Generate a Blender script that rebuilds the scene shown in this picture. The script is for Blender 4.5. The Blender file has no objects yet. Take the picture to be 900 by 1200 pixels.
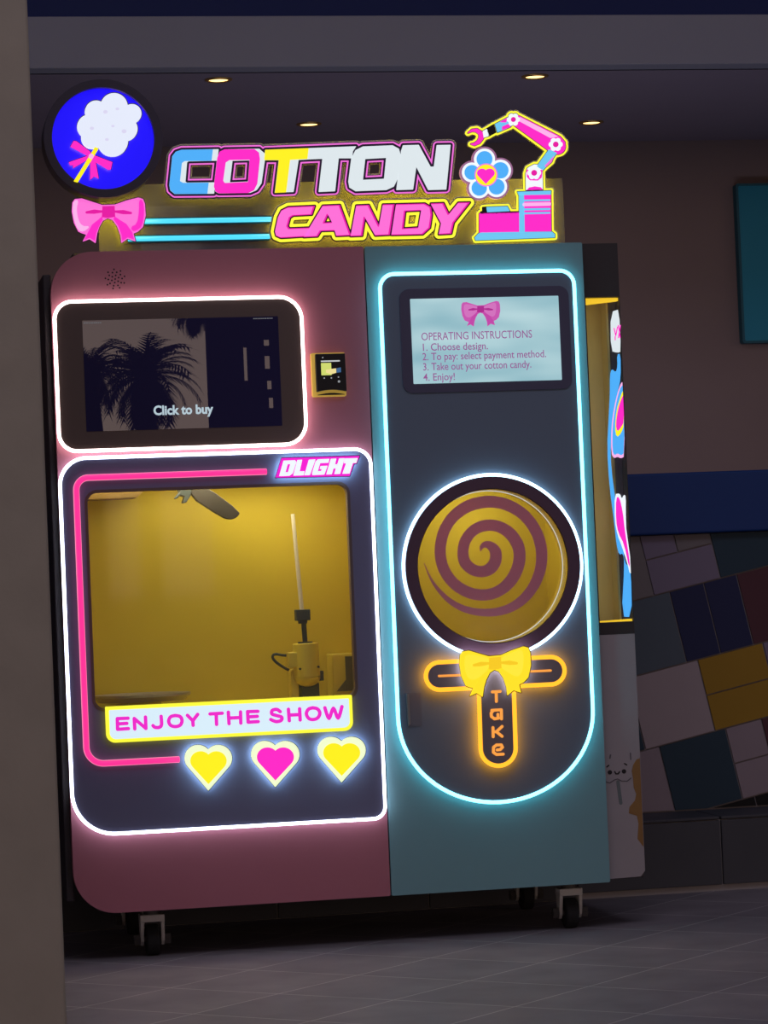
import bpy, bmesh, math, random
import numpy as np
from mathutils import Vector, Matrix
from mathutils.geometry import tessellate_polygon

C = bpy.context.scene.collection
SC = bpy.context.scene

# ------------------------------------------------------------------ camera
F_PX = 3350.0
CAM = Vector((0.0, -7.0, 0.87))
RIGHT = Vector((0.98132318, -0.18771918, -0.04202759))
UP = Vector((0.03591629, -0.03584056, 0.99871191))
FWD = Vector((0.18898367, 0.98156862, 0.02842900))
cd = bpy.data.cameras.new('camera')
cd.sensor_fit = 'AUTO'
cd.sensor_width = 36.0
cd.lens = F_PX / 1200.0 * 36.0
cam = bpy.data.objects.new('camera', cd)
C.objects.link(cam)
M3 = Matrix((RIGHT, UP, -FWD)).transposed()
cam.matrix_world = Matrix.Translation(CAM) @ M3.to_4x4()
SC.camera = cam

# ------------------------------------------------------------------ world, lights, exposure
SC.view_settings.view_transform = 'Standard'
SC.view_settings.look = 'None'
SC.view_settings.exposure = 0.0
SC.view_settings.gamma = 1.0
SC.view_settings.use_curve_mapping = False


def make_world():
    w = bpy.data.worlds.new('dusk_sky')
    SC.world = w
    w.use_nodes = True
    n, l = w.node_tree.nodes, w.node_tree.links
    n.clear()
    tc = n.new('ShaderNodeTexCoord')
    sp = n.new('ShaderNodeSeparateXYZ')
    l.new(tc.outputs['Generated'], sp.inputs[0])
    ramp = n.new('ShaderNodeValToRGB')          # height above the horizon
    e = ramp.color_ramp.elements
    e[0].position = 0.0; e[0].color = (0.010, 0.010, 0.014, 1)
    e[1].position = 1.0; e[1].color = (0.020, 0.028, 0.060, 1)
    for pos, col in ((0.004, (0.92, 0.66, 0.52, 1)), (0.10, (0.80, 0.58, 0.48, 1)), (0.24, (0.07, 0.065, 0.085, 1))):
        k = e.new(pos); k.color = col
    l.new(sp.outputs['Z'], ramp.inputs[0])
    mr = n.new('ShaderNodeMapRange')            # the afterglow lies behind the viewer only
    mr.inputs['From Min'].default_value = 0.2
    mr.inputs['From Max'].default_value = -0.75
    mr.interpolation_type = 'SMOOTHSTEP'
    l.new(sp.outputs['Y'], mr.inputs['Value'])
    mx = n.new('ShaderNodeMix'); mx.data_type = 'RGBA'
    mx.inputs[6].default_value = (0.010, 0.011, 0.018, 1)
    l.new(mr.outputs[0], mx.inputs[0])
    l.new(ramp.outputs[0], mx.inputs[7])
    bg = n.new('ShaderNodeBackground')
    bg.inputs[1].default_value = 1.0
    l.new(mx.outputs[2], bg.inputs[0])
    out = n.new('ShaderNodeOutputWorld')
    l.new(bg.outputs[0], out.inputs[0])


make_world()


def area_light(name, loc, target, size, size_y, power, color, parent=None):
    ld = bpy.data.lights.new(name, 'AREA')
    ld.shape = 'RECTANGLE'; ld.size = size; ld.size_y = size_y
    ld.energy = power; ld.color = color
    o = bpy.data.objects.new(name, ld)
    C.objects.link(o)
    o.location = loc
    o.rotation_euler = (Vector(target) - Vector(loc)).to_track_quat('-Z', 'Y').to_euler()
    return o


area_light('added_walkway_fill', (1.2, -4.1, 6.0), (1.6, 0.1, 0.4), 4.0, 2.0, 56.0, (0.80, 0.78, 1.0))  # added soft fill high over the walkway, not a known lamp
area_light('added_hall_fill', (2.4, 2.4, 0.9), (2.2, 3.9, 2.6), 3.2, 0.5, 7.5, (0.78, 0.78, 1.0))  # unseen lamp added behind the counter to brighten the far ceiling and wall


# ------------------------------------------------------------------ helpers
def P(px, py, Y):
    """Where the sight line of a photo pixel meets the upright plane at depth Y (used to read sizes off the front of the machine)."""
    d = FWD + RIGHT * ((px - 450.0) / F_PX) + UP * ((600.0 - py) / F_PX)
    t = (Y - CAM.y) / d.y
    p = CAM + d * t
    return (p.x, p.z)


def s2l(v):
    v /= 255.0
    return v / 12.92 if v <= 0.04045 else ((v + 0.055) / 1.055) ** 2.4


def rgb(r, g, b):
    return (s2l(r), s2l(g), s2l(b), 1.0)


MATS = {}


def mat(name, color=(0.5, 0.5, 0.5, 1), rough=0.5, metal=0.0, emit=None, strength=1.0, noise=0.0, nscale=8.0, bump=0.0, spec=0.5):
    if name in MATS:
        return MATS[name]
    m = bpy.data.materials.new(name)
    m.use_nodes = True
    n, l = m.node_tree.nodes, m.node_tree.links
    b = n['Principled BSDF']
    b.inputs['Base Color'].default_value = color
    b.inputs['Roughness'].default_value = rough
    b.inputs['Metallic'].default_value = metal
    b.inputs['Specular IOR Level'].default_value = spec
    if emit:
        b.inputs['Emission Color'].default_value = emit
        b.inputs['Emission Strength'].default_value = strength
    if noise > 0 or bump > 0:
        tc = n.new('ShaderNodeTexCoord')
        nz = n.new('ShaderNodeTexNoise')
        nz.inputs['Scale'].default_value = nscale
        nz.inputs['Detail'].default_value = 6
        l.new(tc.outputs['Object'], nz.inputs['Vector'])
        if noise > 0:
            mx = n.new('ShaderNodeMix'); mx.data_type = 'RGBA'
            mx.inputs[6].default_value = tuple(c * (1 - noise) for c in color[:3]) + (1,)
            mx.inputs[7].default_value = tuple(min(1, c * (1 + noise)) for c in color[:3]) + (1,)
            l.new(nz.outputs[0], mx.inputs[0])
            l.new(mx.outputs[2], b.inputs['Base Color'])
        if bump > 0:
            bp = n.new('ShaderNodeBump'); bp.inputs['Strength'].default_value = bump
            bp.inputs['Distance'].default_value = 0.01
            l.new(nz.outputs[0], bp.inputs['Height'])
            l.new(bp.outputs[0], b.inputs['Normal'])
    MATS[name] = m
    return m


def glow(name, color, strength=1.0):
    """A backlit acrylic face or a lit tube."""
    if name in MATS:
        return MATS[name]
    m = mat(name, tuple(c * 0.25 for c in color[:3]) + (1,), rough=0.35, emit=color, strength=strength)
    return m


def sheet_mat(name, clear, color, gloss=0.05):
    """Clear or smoky acrylic / thin glass: mostly lets light through, a little dust scatters it, a little mirror."""
    m = bpy.data.materials.new(name)
    m.use_nodes = True
    n, l = m.node_tree.nodes, m.node_tree.links
    n.clear()
    tr = n.new('ShaderNodeBsdfTransparent')
    df = n.new('ShaderNodeBsdfDiffuse'); df.inputs[0].default_value = color
    gl = n.new('ShaderNodeBsdfGlossy'); gl.inputs['Roughness'].default_value = 0.03
    a = n.new('ShaderNodeMixShader'); a.inputs[0].default_value = 1 - clear
    l.new(tr.outputs[0], a.inputs[1]); l.new(df.outputs[0], a.inputs[2])
    b = n.new('ShaderNodeMixShader'); b.inputs[0].default_value = gloss
    l.new(a.outputs[0], b.inputs[1]); l.new(gl.outputs[0], b.inputs[2])
    o = n.new('ShaderNodeOutputMaterial')
    l.new(b.outputs[0], o.inputs[0])
    MATS[name] = m
    return m


WPOS = {}


def link(o, parent=None):
    C.objects.link(o)
    if parent is not None:
        o.parent = parent
        o.location = -WPOS.get(parent.name, Vector((0, 0, 0)))
    WPOS[o.name] = Vector((0, 0, 0))
    return o


def thing(name, label, cat, loc, group=None):
    o = bpy.data.objects.new(name, None)
    o.empty_display_size = 0.1
    C.objects.link(o)
    o.location = loc
    WPOS[o.name] = Vector(loc)
    o['label'] = label; o['category'] = cat
    if group:
        o['group'] = group
    return o


def tag(o, label, cat, group=None):
    o['label'] = label; o['category'] = cat
    if group:
        o['group'] = group
    return o


def finish(name, bm, m, parent=None, bevel=0.0, smooth=False, structure=False):
    bmesh.ops.recalc_face_normals(bm, faces=bm.faces)
    me = bpy.data.meshes.new(name)
    bm.to_mesh(me); bm.free()
    if isinstance(m, (list, tuple)):
        for k in m:
            me.materials.append(k)
    else:
        me.materials.append(m)
    if smooth:
        for p in me.polygons:
            p.use_smooth = True
    o = bpy.data.objects.new(name, me)
    link(o, parent)
    if bevel > 0:
        md = o.modifiers.new('bevel', 'BEVEL')
        md.width = bevel; md.segments = 3; md.limit_method = 'ANGLE'; md.angle_limit = math.radians(40)
    if structure:
        o['kind'] = 'structure'
    return o


def clean_loop(lp):
    out = []
    for p in lp:
        if not out or (abs(p[0] - out[-1][0]) + abs(p[1] - out[-1][1])) > 1e-5:
            out.append(p)
    if len(out) > 1 and (abs(out[0][0] - out[-1][0]) + abs(out[0][1] - out[-1][1])) <= 1e-5:
        out.pop()
    return out


def inside(p, l):
    c = False
    for i in range(len(l)):
        a, b = l[i - 1], l[i]
        if (a[1] > p[1]) != (b[1] > p[1]) and p[0] < (b[0] - a[0]) * (p[1] - a[1]) / (b[1] - a[1]) + a[0]:
            c = not c
    return c


def add_plate(bm, loops, y0, y1, mi=0, sink=None):
    """Extruded flat shape. loops in (x, z); y0 = front, y1 = back."""
    loops = [clean_loop(l) for l in loops]
    loops = [l for l in loops if len(l) >= 3]
    if not loops:
        return
    if len(loops) > 1:                      # each island with its own holes
        depth = [sum(1 for m in loops if m is not l and inside(l[0], m)) for l in loops]
        if sum(1 for d in depth if d % 2 == 0) > 1:
            for l, d in zip(loops, depth):
                if d % 2 == 0:
                    add_plate(bm, [l] + [m for m, e in zip(loops, depth) if e == d + 1 and inside(m[0], l)], y0, y1, mi)
            return
    tris = tessellate_polygon([[Vector((p[0], p[1], 0)) for p in l] for l in loops])
    flat = [p for l in loops for p in l]
    fr = [bm.verts.new((p[0], y0, p[1])) for p in flat]
    bk = [bm.verts.new((p[0], y1, p[1])) for p in flat]
    for t in tris:
        if len(set(t)) < 3:
            continue
        for vs in ((fr[t[0]], fr[t[1]], fr[t[2]]), (bk[t[2]], bk[t[1]], bk[t[0]])):
            try:
                f = bm.faces.new(vs); f.material_index = mi
            except ValueError:
                pass
    k = 0
    for l in loops:
        n = len(l)
        for i in range(n):
            a, b = k + i, k + (i + 1) % n
            try:
                f = bm.faces.new((fr[a], fr[b], bk[b], bk[a])); f.material_index = mi
            except ValueError:
                pass
        k += n


def plate(name, loops, y0, y1, m, parent=None, bevel=0.0):
    bm = bmesh.new()
    add_plate(bm, loops, y0, y1)
    return finish(name, bm, m, parent, bevel)


def add_box(bm, x0, x1, y0, y1, z0, z1, mi=0):
    v = [bm.verts.new((x, y, z)) for x in (x0, x1) for y in (y0, y1) for z in (z0, z1)]
    for q in ((0, 1, 3, 2), (4, 6, 7, 5), (0, 4, 5, 1), (2, 3, 7, 6), (0, 2, 6, 4), (1, 5, 7, 3)):
        f = bm.faces.new([v[i] for i in q]); f.material_index = mi


def box(name, x0, x1, y0, y1, z0, z1, m, parent=None, bevel=0.0, structure=False):
    bm = bmesh.new(); add_box(bm, x0, x1, y0, y1, z0, z1)
    return finish(name, bm, m, parent, bevel, structure=structure)


def add_cyl(bm, a, b, r0, r1=None, n=24, caps=True):
    r1 = r0 if r1 is None else r1
    a, b = Vector(a), Vector(b)
    d = (b - a).normalized()
    s = d.cross(Vector((0, 0, 1)))
    if s.length < 1e-4:
        s = Vector((1, 0, 0))
    s.normalize(); t = d.cross(s)
    A, B = [], []
    for i in range(n):
        an = 2 * math.pi * i / n
        e = s * math.cos(an) + t * math.sin(an)
        A.append(bm.verts.new(a + e * r0)); B.append(bm.verts.new(b + e * r1))
    for i in range(n):
        j = (i + 1) % n
        bm.faces.new((A[i], A[j], B[j], B[i]))
    if caps:
        bm.faces.new(A[::-1]); bm.faces.new(B)


def add_sweep(bm, pts, r, closed=False, n=10, ry=None):
    """Round tube along 3-D points."""
    ry = r if ry is None else ry
    pts = [Vector(p) for p in pts]
    q = [pts[0]]
    for p in pts[1:]:
        if (p - q[-1]).length > 1e-5:
            q.append(p)
    if closed and (q[0] - q[-1]).length < 1e-5:
        q.pop()
    pts = q
    N = len(pts); rings = []
    for i, p in enumerate(pts):
        if closed:
            t = (pts[(i + 1) % N] - pts[i - 1]).normalized()
        else:
            t = (pts[min(i + 1, N - 1)] - pts[max(i - 1, 0)]).normalized()
        ref = Vector((0, 1, 0)) if abs(t.y) < 0.9 else Vector((1, 0, 0))
        s = t.cross(ref).normalized(); u = s.cross(t)
        rings.append([bm.verts.new(p + s * (r * math.cos(2 * math.pi * k / n)) + u * (ry * math.sin(2 * math.pi * k / n))) for k in range(n)])
    for i in range(N if closed else N - 1):
        A, B = rings[i], rings[(i + 1) % N]
        for k in range(n):
            m_ = (k + 1) % n
            bm.faces.new((A[k], A[m_], B[m_], B[k]))
    if not closed:
        bm.faces.new(rings[0][::-1]); bm.faces.new(rings[-1])


def tube(name, pts, r, m, parent=None, closed=False, n=10):
    bm = bmesh.new(); add_sweep(bm, pts, r, closed, n)
    return finish(name, bm, m, parent, smooth=True)


def rrect(x0, x1, z0, z1, r, seg=10):
    """Rounded rectangle; r = one radius or (top-left, top-right, bottom-right, bottom-left)."""
    if not isinstance(r, (tuple, list)):
        r = (r, r, r, r)
    out = []
    for (cx, cz, sx, sz, rr, a0) in ((x0, z1, 1, -1, r[0], 180), (x1, z1, -1, -1, r[1], 90), (x1, z0, -1, 1, r[2], 0), (x0, z0, 1, 1, r[3], -90)):
        if rr <= 0:
            out.append((cx, cz)); continue
        for i in range(seg + 1):
            a = math.radians(a0 - 90.0 * i / seg)
            out.append((cx + sx * rr + rr * math.cos(a), cz + sz * rr + rr * math.sin(a)))
    return out


def circle(cx, cz, r, n=64):
    return [(cx + r * math.cos(2 * math.pi * i / n), cz + r * math.sin(2 * math.pi * i / n)) for i in range(n)]


def to3(lp, y):
    return [(p[0], y, p[1]) for p in lp]


# ---- flat artwork: shapes as signed distance, outlined at any offset (rounded, merged)
def seg_d(G, a, b):
    ax, ay = a; dx, dy = b[0] - ax, b[1] - ay
    L = dx * dx + dy * dy + 1e-12
    t = np.clip(((G[0] - ax) * dx + (G[1] - ay) * dy) / L, 0, 1)
    return np.hypot(G[0] - ax - t * dx, G[1] - ay - t * dy), t


class Art:
    """polys (each may be a list of loops, even-odd), strokes (points, width or widths), circles – all in drawing units."""

    def __init__(s, polys=(), strokes=(), circles=(), res=3.0, grow=0.0):
        s.polys = [p if isinstance(p[0][0], (tuple, list)) else [p] for p in polys]
        s.strokes = list(strokes); s.circles = list(circles); s.res = res; s.grow = grow

    def bounds(s):
        P_ = [q for p in s.polys for l in p for q in l]
        for pts, w in s.strokes:
            ww = max(w) if isinstance(w, (list, tuple)) else w
            for q in pts:
                P_ += [(q[0] - ww, q[1] - ww), (q[0] + ww, q[1] + ww)]
        for c, r in s.circles:
            P_ += [(c[0] - r, c[1] - r), (c[0] + r, c[1] + r)]
        a = np.array(P_, float)
        return a.min(0), a.max(0)

    def outline(s, off=0.0):
        lo, hi = s.bounds(); off = off + s.grow
        m = max(off, 0) + 2.0 / s.res * 2
        nx = int((hi[0] - lo[0] + 2 * m) * s.res) + 2; ny = int((hi[1] - lo[1] + 2 * m) * s.res) + 2
        xs = lo[0] - m + np.arange(nx) / s.res; ys = lo[1] - m + np.arange(ny) / s.res
        G = np.meshgrid(xs, ys)
        D = np.full(G[0].shape, 1e9)
        for p in s.polys:
            d = np.full(G[0].shape, 1e9); ins = np.zeros(G[0].shape, bool)
            for l in p:
                for i in range(len(l)):
                    a, b = l[i - 1], l[i]
                    d = np.minimum(d, seg_d(G, a, b)[0])
                    if a[1] != b[1]:
                        c = (a[1] > G[1]) != (b[1] > G[1])
                        xi = (b[0] - a[0]) * (G[1] - a[1]) / (b[1] - a[1]) + a[0]
                        ins ^= c & (G[0] < xi)
            D = np.minimum(D, np.where(ins, -d, d))
        for pts, w in s.strokes:
            for i in range(len(pts) - 1):
                d, t = seg_d(G, pts[i], pts[i + 1])
                if isinstance(w, (list, tuple)):
                    r = (w[i] + (w[i + 1] - w[i]) * t) / 2
                else:
                    r = w / 2.0
                D = np.minimum(D, d - r)
        for c, r in s.circles:
            D = np.minimum(D, np.hypot(G[0] - c[0], G[1] - c[1]) - r)
        return march(D - off - 1e-7, xs, ys, 0.06 / s.res * 3)


def march(D, xs, ys, tol):
    """Marching squares → closed loops."""
    I = D < 0
    code = I[:-1, :-1] * 1 + I[:-1, 1:] * 2 + I[1:, 1:] * 4 + I[1:, :-1] * 8
    jj, ii = np.nonzero((code > 0) & (code < 15))
    nxt = {}
    pos = {}

    def ep(j, i, e):
        if e == 0: return ('h', j, i)
        if e == 1: return ('v', j, i + 1)
        if e == 2: return ('h', j + 1, i)
        return ('v', j, i)
    T = {1: [(3, 0)], 2: [(0, 1)], 3: [(3, 1)], 4: [(1, 2)], 5: [(3, 2), (1, 0)], 6: [(0, 2)], 7: [(3, 2)], 8: [(2, 3)], 9: [(2, 0)],
         10: [(0, 3), (2, 1)], 11: [(2, 1)], 12: [(1, 3)], 13: [(1, 0)], 14: [(0, 3)]}
    for j, i in zip(jj.tolist(), ii.tolist()):
        for a, b in T[int(code[j, i])]:
            A, B = ep(j, i, a), ep(j, i, b)
            nxt[A] = B
            for k in (A, B):
                if k not in pos:
                    t, y, x = k
                    if t == 'h':
                        d0, d1 = D[y, x], D[y, x + 1]; f = d0 / (d0 - d1)
                        pos[k] = (xs[x] + f * (xs[x + 1] - xs[x]), ys[y])
                    else:
                        d0, d1 = D[y, x], D[y + 1, x]; f = d0 / (d0 - d1)
                        pos[k] = (xs[x], ys[y] + f * (ys[y + 1] - ys[y]))
    loops = []
    while nxt:
        s0 = next(iter(nxt)); k = s0; lp = []
        while k in nxt:
            lp.append(pos[k]); k = nxt.pop(k)
        if len(lp) > 5:
            lp = simplify(lp, tol)
            if len(lp) >= 3:
                loops.append(lp)
    return loops


def simplify(lp, tol):
    n = len(lp)
    if n < 8:
        return lp
    A = np.array(lp)
    far = int(np.argmax(((A - A[0]) ** 2).sum(1)))
    keep = {0, far}

    def rec(i, j):
        if j - i < 2:
            return
        a, b = A[i], A[j % n]
        d = b - a; L = math.hypot(*d)
        seg = A[i + 1:j] - a
        ds = np.abs(seg[:, 0] * d[1] - seg[:, 1] * d[0]) / L if L > 1e-9 else np.hypot(seg[:, 0], seg[:, 1])
        k = int(np.argmax(ds))
        if ds[k] > tol:
            keep.add(i + 1 + k); rec(i, i + 1 + k); rec(i + 1 + k, j)
    rec(0, far); rec(far, n)
    return [lp[i] for i in sorted(keep)]


def crop(ox, oy, sc):
    """Drawing units of an enlarged detail → photo pixels."""
    return lambda pts: [(ox + a / sc, oy + b / sc) for a, b in pts]


def art_plate(name, art, off, y0, y1, m, parent=None, yref=None):
    yr = y0 if yref is None else yref
    loops = [[P(a, b, yr) for a, b in l] for l in art.outline(off)]
    return plate(name, loops, y0, y1, m, parent)


def catmull(p, n=5):
    p = np.array(p, float); out = []
    for i in range(len(p) - 1):
        a, b, c, d = p[max(i - 1, 0)], p[i], p[i + 1], p[min(i + 2, len(p) - 1)]
        for k in range(n):
            t = k / n
            out.append(.5 * ((2 * b) + (c - a) * t + (2 * a - 5 * b + 4 * c - d) * t * t + (3 * b - a - 3 * c + d) * t ** 3))
    out.append(p[-1])
    return out


def chaikin(pts, n=2, closed=True):
    for _ in range(n):
        out = []
        N = len(pts)
        for i in range(N if closed else N - 1):
            a, b = pts[i], pts[(i + 1) % N]
            out.append((a[0] * .75 + b[0] * .25, a[1] * .75 + b[1] * .25))
            out.append((a[0] * .25 + b[0] * .75, a[1] * .25 + b[1] * .75))
        pts = out
    return pts


def text_obj(name, body, x0, z0, y, width, capheight, m, parent, bold=0.0, depth=0.0006, dz=0.0):
    cu = bpy.data.curves.new(name + '_curve', 'FONT')
    cu.body = body; cu.size = 1.0; cu.offset = bold; cu.resolution_u = 3
    tmp = bpy.data.objects.new(name + '_tmp', cu)
    C.objects.link(tmp)
    dg = bpy.context.evaluated_depsgraph_get(); dg.update()
    me = bpy.data.meshes.new_from_object(tmp.evaluated_get(dg))
    C.objects.unlink(tmp); bpy.data.objects.remove(tmp)
    xs = [v.co.x for v in me.vertices]
    sx = width / (max(xs) - min(xs)); mnx = min(xs)
    sz = capheight / 0.70
    bm = bmesh.new(); bm.from_mesh(me)
    for v in bm.verts:
        v.co = Vector((x0 + (v.co.x - mnx) * sx, y, z0 + v.co.y * sz))
    r = bmesh.ops.extrude_face_region(bm, geom=list(bm.faces))
    for e in r['geom']:
        if isinstance(e, bmesh.types.BMVert):
            e.co.y -= depth
    bpy.data.meshes.remove(me)
    return finish(name, bm, m, parent)


# ------------------------------------------------------------------ materials
m_pink = mat('pink_paint', rgb(192, 120, 136), 0.55, noise=0.04, nscale=5, spec=0.3)
m_teal = mat('teal_paint', rgb(128, 174, 182), 0.55, noise=0.04, nscale=5, spec=0.3)
m_darkpanel = mat('dark_panel', rgb(124, 126, 160), 0.5, spec=0.3)
m_darkpanel2 = mat('slate_panel', rgb(114, 130, 150), 0.5, spec=0.3)
m_black = mat('black_plastic', rgb(24, 23, 27), 0.45)
m_bezel = mat('brown_black_bezel', rgb(104, 86, 80), 0.55)
m_body = mat('dark_grey_body', rgb(70, 64, 68), 0.6, noise=0.08)
m_white_sticker = mat('white_sticker', rgb(168, 160, 164), 0.6, noise=0.06, nscale=14)
m_yellow_in = mat('yellow_liner', rgb(214, 190, 52), 0.55, noise=0.05, nscale=3, spec=0.2)
m_robot_y = mat('robot_yellow', rgb(225, 205, 70), 0.4)
m_robot_d = mat('robot_dark', rgb(62, 70, 60), 0.5)
m_led_white = glow('led_white', (1.0, 0.82, 0.80, 1), 5.6)
m_led_cool = glow('led_cool_white', (0.78, 0.84, 1.0, 1), 4.8)
m_led_cyan = glow('led_cyan', (0.155, 0.62, 0.74, 1), 4.8)
m_neon_pink = glow('neon_pink', (1.0, 0.03, 0.27, 1), 1.15)
m_neon_pink_core = glow('neon_pink_edge', (1.0, 0.28, 0.45, 1), 1.0)
m_neon_cyan = glow('neon_cyan', rgb(80, 215, 245), 1.1)
m_mag = glow('lit_magenta', rgb(252, 40, 196), 1.0)
m_mag_dark = glow('lit_deep_magenta', rgb(226, 22, 160), 1.0)
m_pinkl = glow('lit_pink', rgb(250, 110, 212), 1.0)
m_pinkpale = glow('lit_pale_pink', rgb(248, 178, 232), 1.0)
m_blue = glow('lit_sky_blue', rgb(76, 172, 245), 1.0)
m_bluel = glow('lit_light_blue', rgb(108, 196, 238), 1.0)
m_white = glow('lit_white', rgb(218, 228, 232), 1.0)
m_whiteb = glow('lit_bright_white', rgb(238, 246, 252), 1.0)
m_yel = glow('lit_yellow', rgb(252, 238, 30), 1.0)
m_yellem = glow('lit_lemon_outline', rgb(250, 246, 60), 1.05)
m_royal = glow('lit_royal_blue', rgb(24, 8, 246), 1.0)
m_pinkline = glow('lit_pink_line', rgb(238, 110, 214), 1.0)
m_edge = mat('dark_purple_edge', rgb(54, 34, 70), 0.4)
m_cream = glow('lit_cream', rgb(240, 250, 205), 1.0)
m_orange = glow('lit_orange', rgb(255, 168, 40), 1.6)
m_orange_line = glow('lit_orange_line', rgb(250, 160, 70), 1.0)
m_goldbow = glow('lit_gold', rgb(255, 224, 40), 1.0)
m_goldbow_d = glow('lit_dark_gold', rgb(244, 200, 36), 1.0)
m_halo_yel = glow('halo_yellow', (1.0, 0.78, 0.03, 1), 4.6)
m_halo_white = glow('halo_white', (0.50, 0.82, 1.0, 1), 6.0)
m_halo_pink = glow('halo_pink', (1.0, 0.55, 0.75, 1), 4.0)
m_chrome = mat('brushed_steel', rgb(175, 178, 182), 0.3, metal=0.9)
m_caster_w = mat('caster_grey', rgb(214, 210, 204), 0.5)
m_rubber = mat('rubber_black', rgb(30, 29, 30), 0.8)
m_sheet = sheet_mat('smoky_acrylic', 0.60, (0.30, 0.28, 0.34, 1), 0.02)
m_sheet2 = sheet_mat('clear_acrylic', 0.86, (0.3, 0.3, 0.36, 1), 0.02)
m_glass = sheet_mat('window_glass', 0.95, (0.5, 0.5, 0.5, 1), 0.02)
m_plum = mat('plum_ring', rgb(96, 70, 92), 0.45)

# ------------------------------------------------------------------ setting
def floor_mat():
    m = bpy.data.materials.new('floor_tile')
    m.use_nodes = True
    n, l = m.node_tree.nodes, m.node_tree.links
    b = n['Principled BSDF']
    tc = n.new('ShaderNodeTexCoord')
    mp = n.new('ShaderNodeMapping')
    mp.inputs['Rotation'].default_value = (0, 0, math.radians(-45))
    mp.inputs['Location'].default_value = (0.180, 0.875 - 0.305 * 0, 0)
    l.new(tc.outputs['Object'], mp.inputs[0])
    br = n.new('ShaderNodeTexBrick')
    br.offset = 0.0
    br.inputs['Scale'].default_value = 1.0
    br.inputs['Brick Width'].default_value = 0.305
    br.inputs['Row Height'].default_value = 0.305
    br.inputs['Mortar Size'].default_value = 0.0022
    br.inputs['Mortar Smooth'].default_value = 0.2
    br.inputs['Color1'].default_value = rgb(176, 164, 166)
    br.inputs['Color2'].default_value = rgb(164, 154, 158)
    br.inputs['Mortar'].default_value = rgb(236, 226, 222)
    l.new(mp.outputs[0], br.inputs['Vector'])
    nz = n.new('ShaderNodeTexNoise'); nz.inputs['Scale'].default_value = 6; nz.inputs['Detail'].default_value = 8
    l.new(tc.outputs['Object'], nz.inputs['Vector'])
    mx = n.new('ShaderNodeMix'); mx.data_type = 'RGBA'; mx.blend_type = 'MULTIPLY'
    mx.inputs[0].default_value = 0.5
    l.new(br.outputs[0], mx.inputs[6]); l.new(nz.outputs[0], mx.inputs[7])
    l.new(mx.outputs[2], b.inputs['Base Color'])
    b.inputs['Roughness'].default_value = 0.55
    b.inputs['Specular IOR Level'].default_value = 0.3
    bp = n.new('ShaderNodeBump'); bp.inputs['Strength'].default_value = 0.25; bp.inputs['Distance'].default_value = 0.003
    l.new(nz.outputs[0], bp.inputs['Height']); l.new(bp.outputs[0], b.inputs['Normal'])
    return m


box('floor', -8.0, 20.0, -40.0, 4.75, -0.10, 0.0, floor_mat(), structure=True)
m_wall = mat('brown_grey_plaster', rgb(140, 120, 118), 0.9, noise=0.08, nscale=2.0, bump=0.1)
m_ceil = mat('dark_ceiling_paint', rgb(140, 128, 144), 0.9, noise=0.05, nscale=2.0)
m_fascia = mat('pale_plaster', rgb(142, 142, 156), 0.9, noise=0.05, nscale=3)
m_navy = mat('navy_paint', rgb(26, 40, 98), 0.8, noise=0.05)
m_pillar = mat('beige_stucco', rgb(176, 166, 150), 0.95, noise=0.12, nscale=9, bump=0.35)
box('wall_back', -4.0, 9.0, 4.70, 4.85, -0.05, 2.80, m_wall, structure=True)
box('ceiling', -4.0, 9.0, 3.06, 4.75, 2.75, 2.87, m_ceil, structure=True)
box('trim_1', -4.0, 9.0, 2.96, 3.08, 2.75, 2.932, m_fascia, bevel=0.004, structure=True)      # pale fascia over the counter opening
box('wall_front', -4.0, 9.0, 3.00, 3.12, 2.93, 4.2, m_navy, structure=True)                   # navy wall above the fascia
box('wall_left', -1.4, 0.424, -1.2, -0.7, -0.02, 3.6, m_pillar, bevel=0.01, structure=True)     # stucco pier at the left edge


# ---- downlights in the far ceiling
m_lamp = glow('lamp_warm', (1.0, 0.62, 0.22, 1), 3.0)
m_trim = mat('brass_trim', rgb(190, 150, 90), 0.35, metal=0.7)
DL = [((1.421, 3.195), 'recessed ceiling downlight above the lettered sign, left one of the front pair'),
      ((1.913, 4.173), 'recessed ceiling downlight just above the sign lettering, left one of the rear pair'),
      ((2.593, 3.173), 'recessed ceiling downlight directly over the robot arm sign, right one of the front pair'),
      ((3.083, 4.202), 'recessed ceiling downlight right of the robot arm sign, right one of the rear pair')]
for (x, y), lb in DL:
    t = thing('ceiling_downlight', lb, 'ceiling light', (x, y, 2.75), 'recessed ceiling downlights')
    bm = bmesh.new()
    N = 28
    for k in range(N):
        a0, a1 = 2 * math.pi * k / N, 2 * math.pi * (k + 1) / N
        prof = [(0.034, 2.772), (0.034, 2.7485), (0.040, 2.743), (0.050, 2.7465), (0.050, 2.7515)]
        for (r0, z0), (r1, z1) in zip(prof[:-1], prof[1:]):
            bm.faces.new([bm.verts.new((x + r * math.cos(a), y + r * math.sin(a), z)) for r, z, a in ((r0, z0, a0), (r0, z0, a1), (r1, z1, a1), (r1, z1, a0))])
    bmesh.ops.remove_doubles(bm, verts=bm.verts, dist=1e-5)
    finish('trim_ring', bm, m_trim, t, smooth=True)
    bm = bmesh.new(); add_cyl(bm, (x, y, 2.7475), (x, y, 2.752), 0.036, n=28)
    finish('lamp', bm, m_lamp, t)

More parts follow.
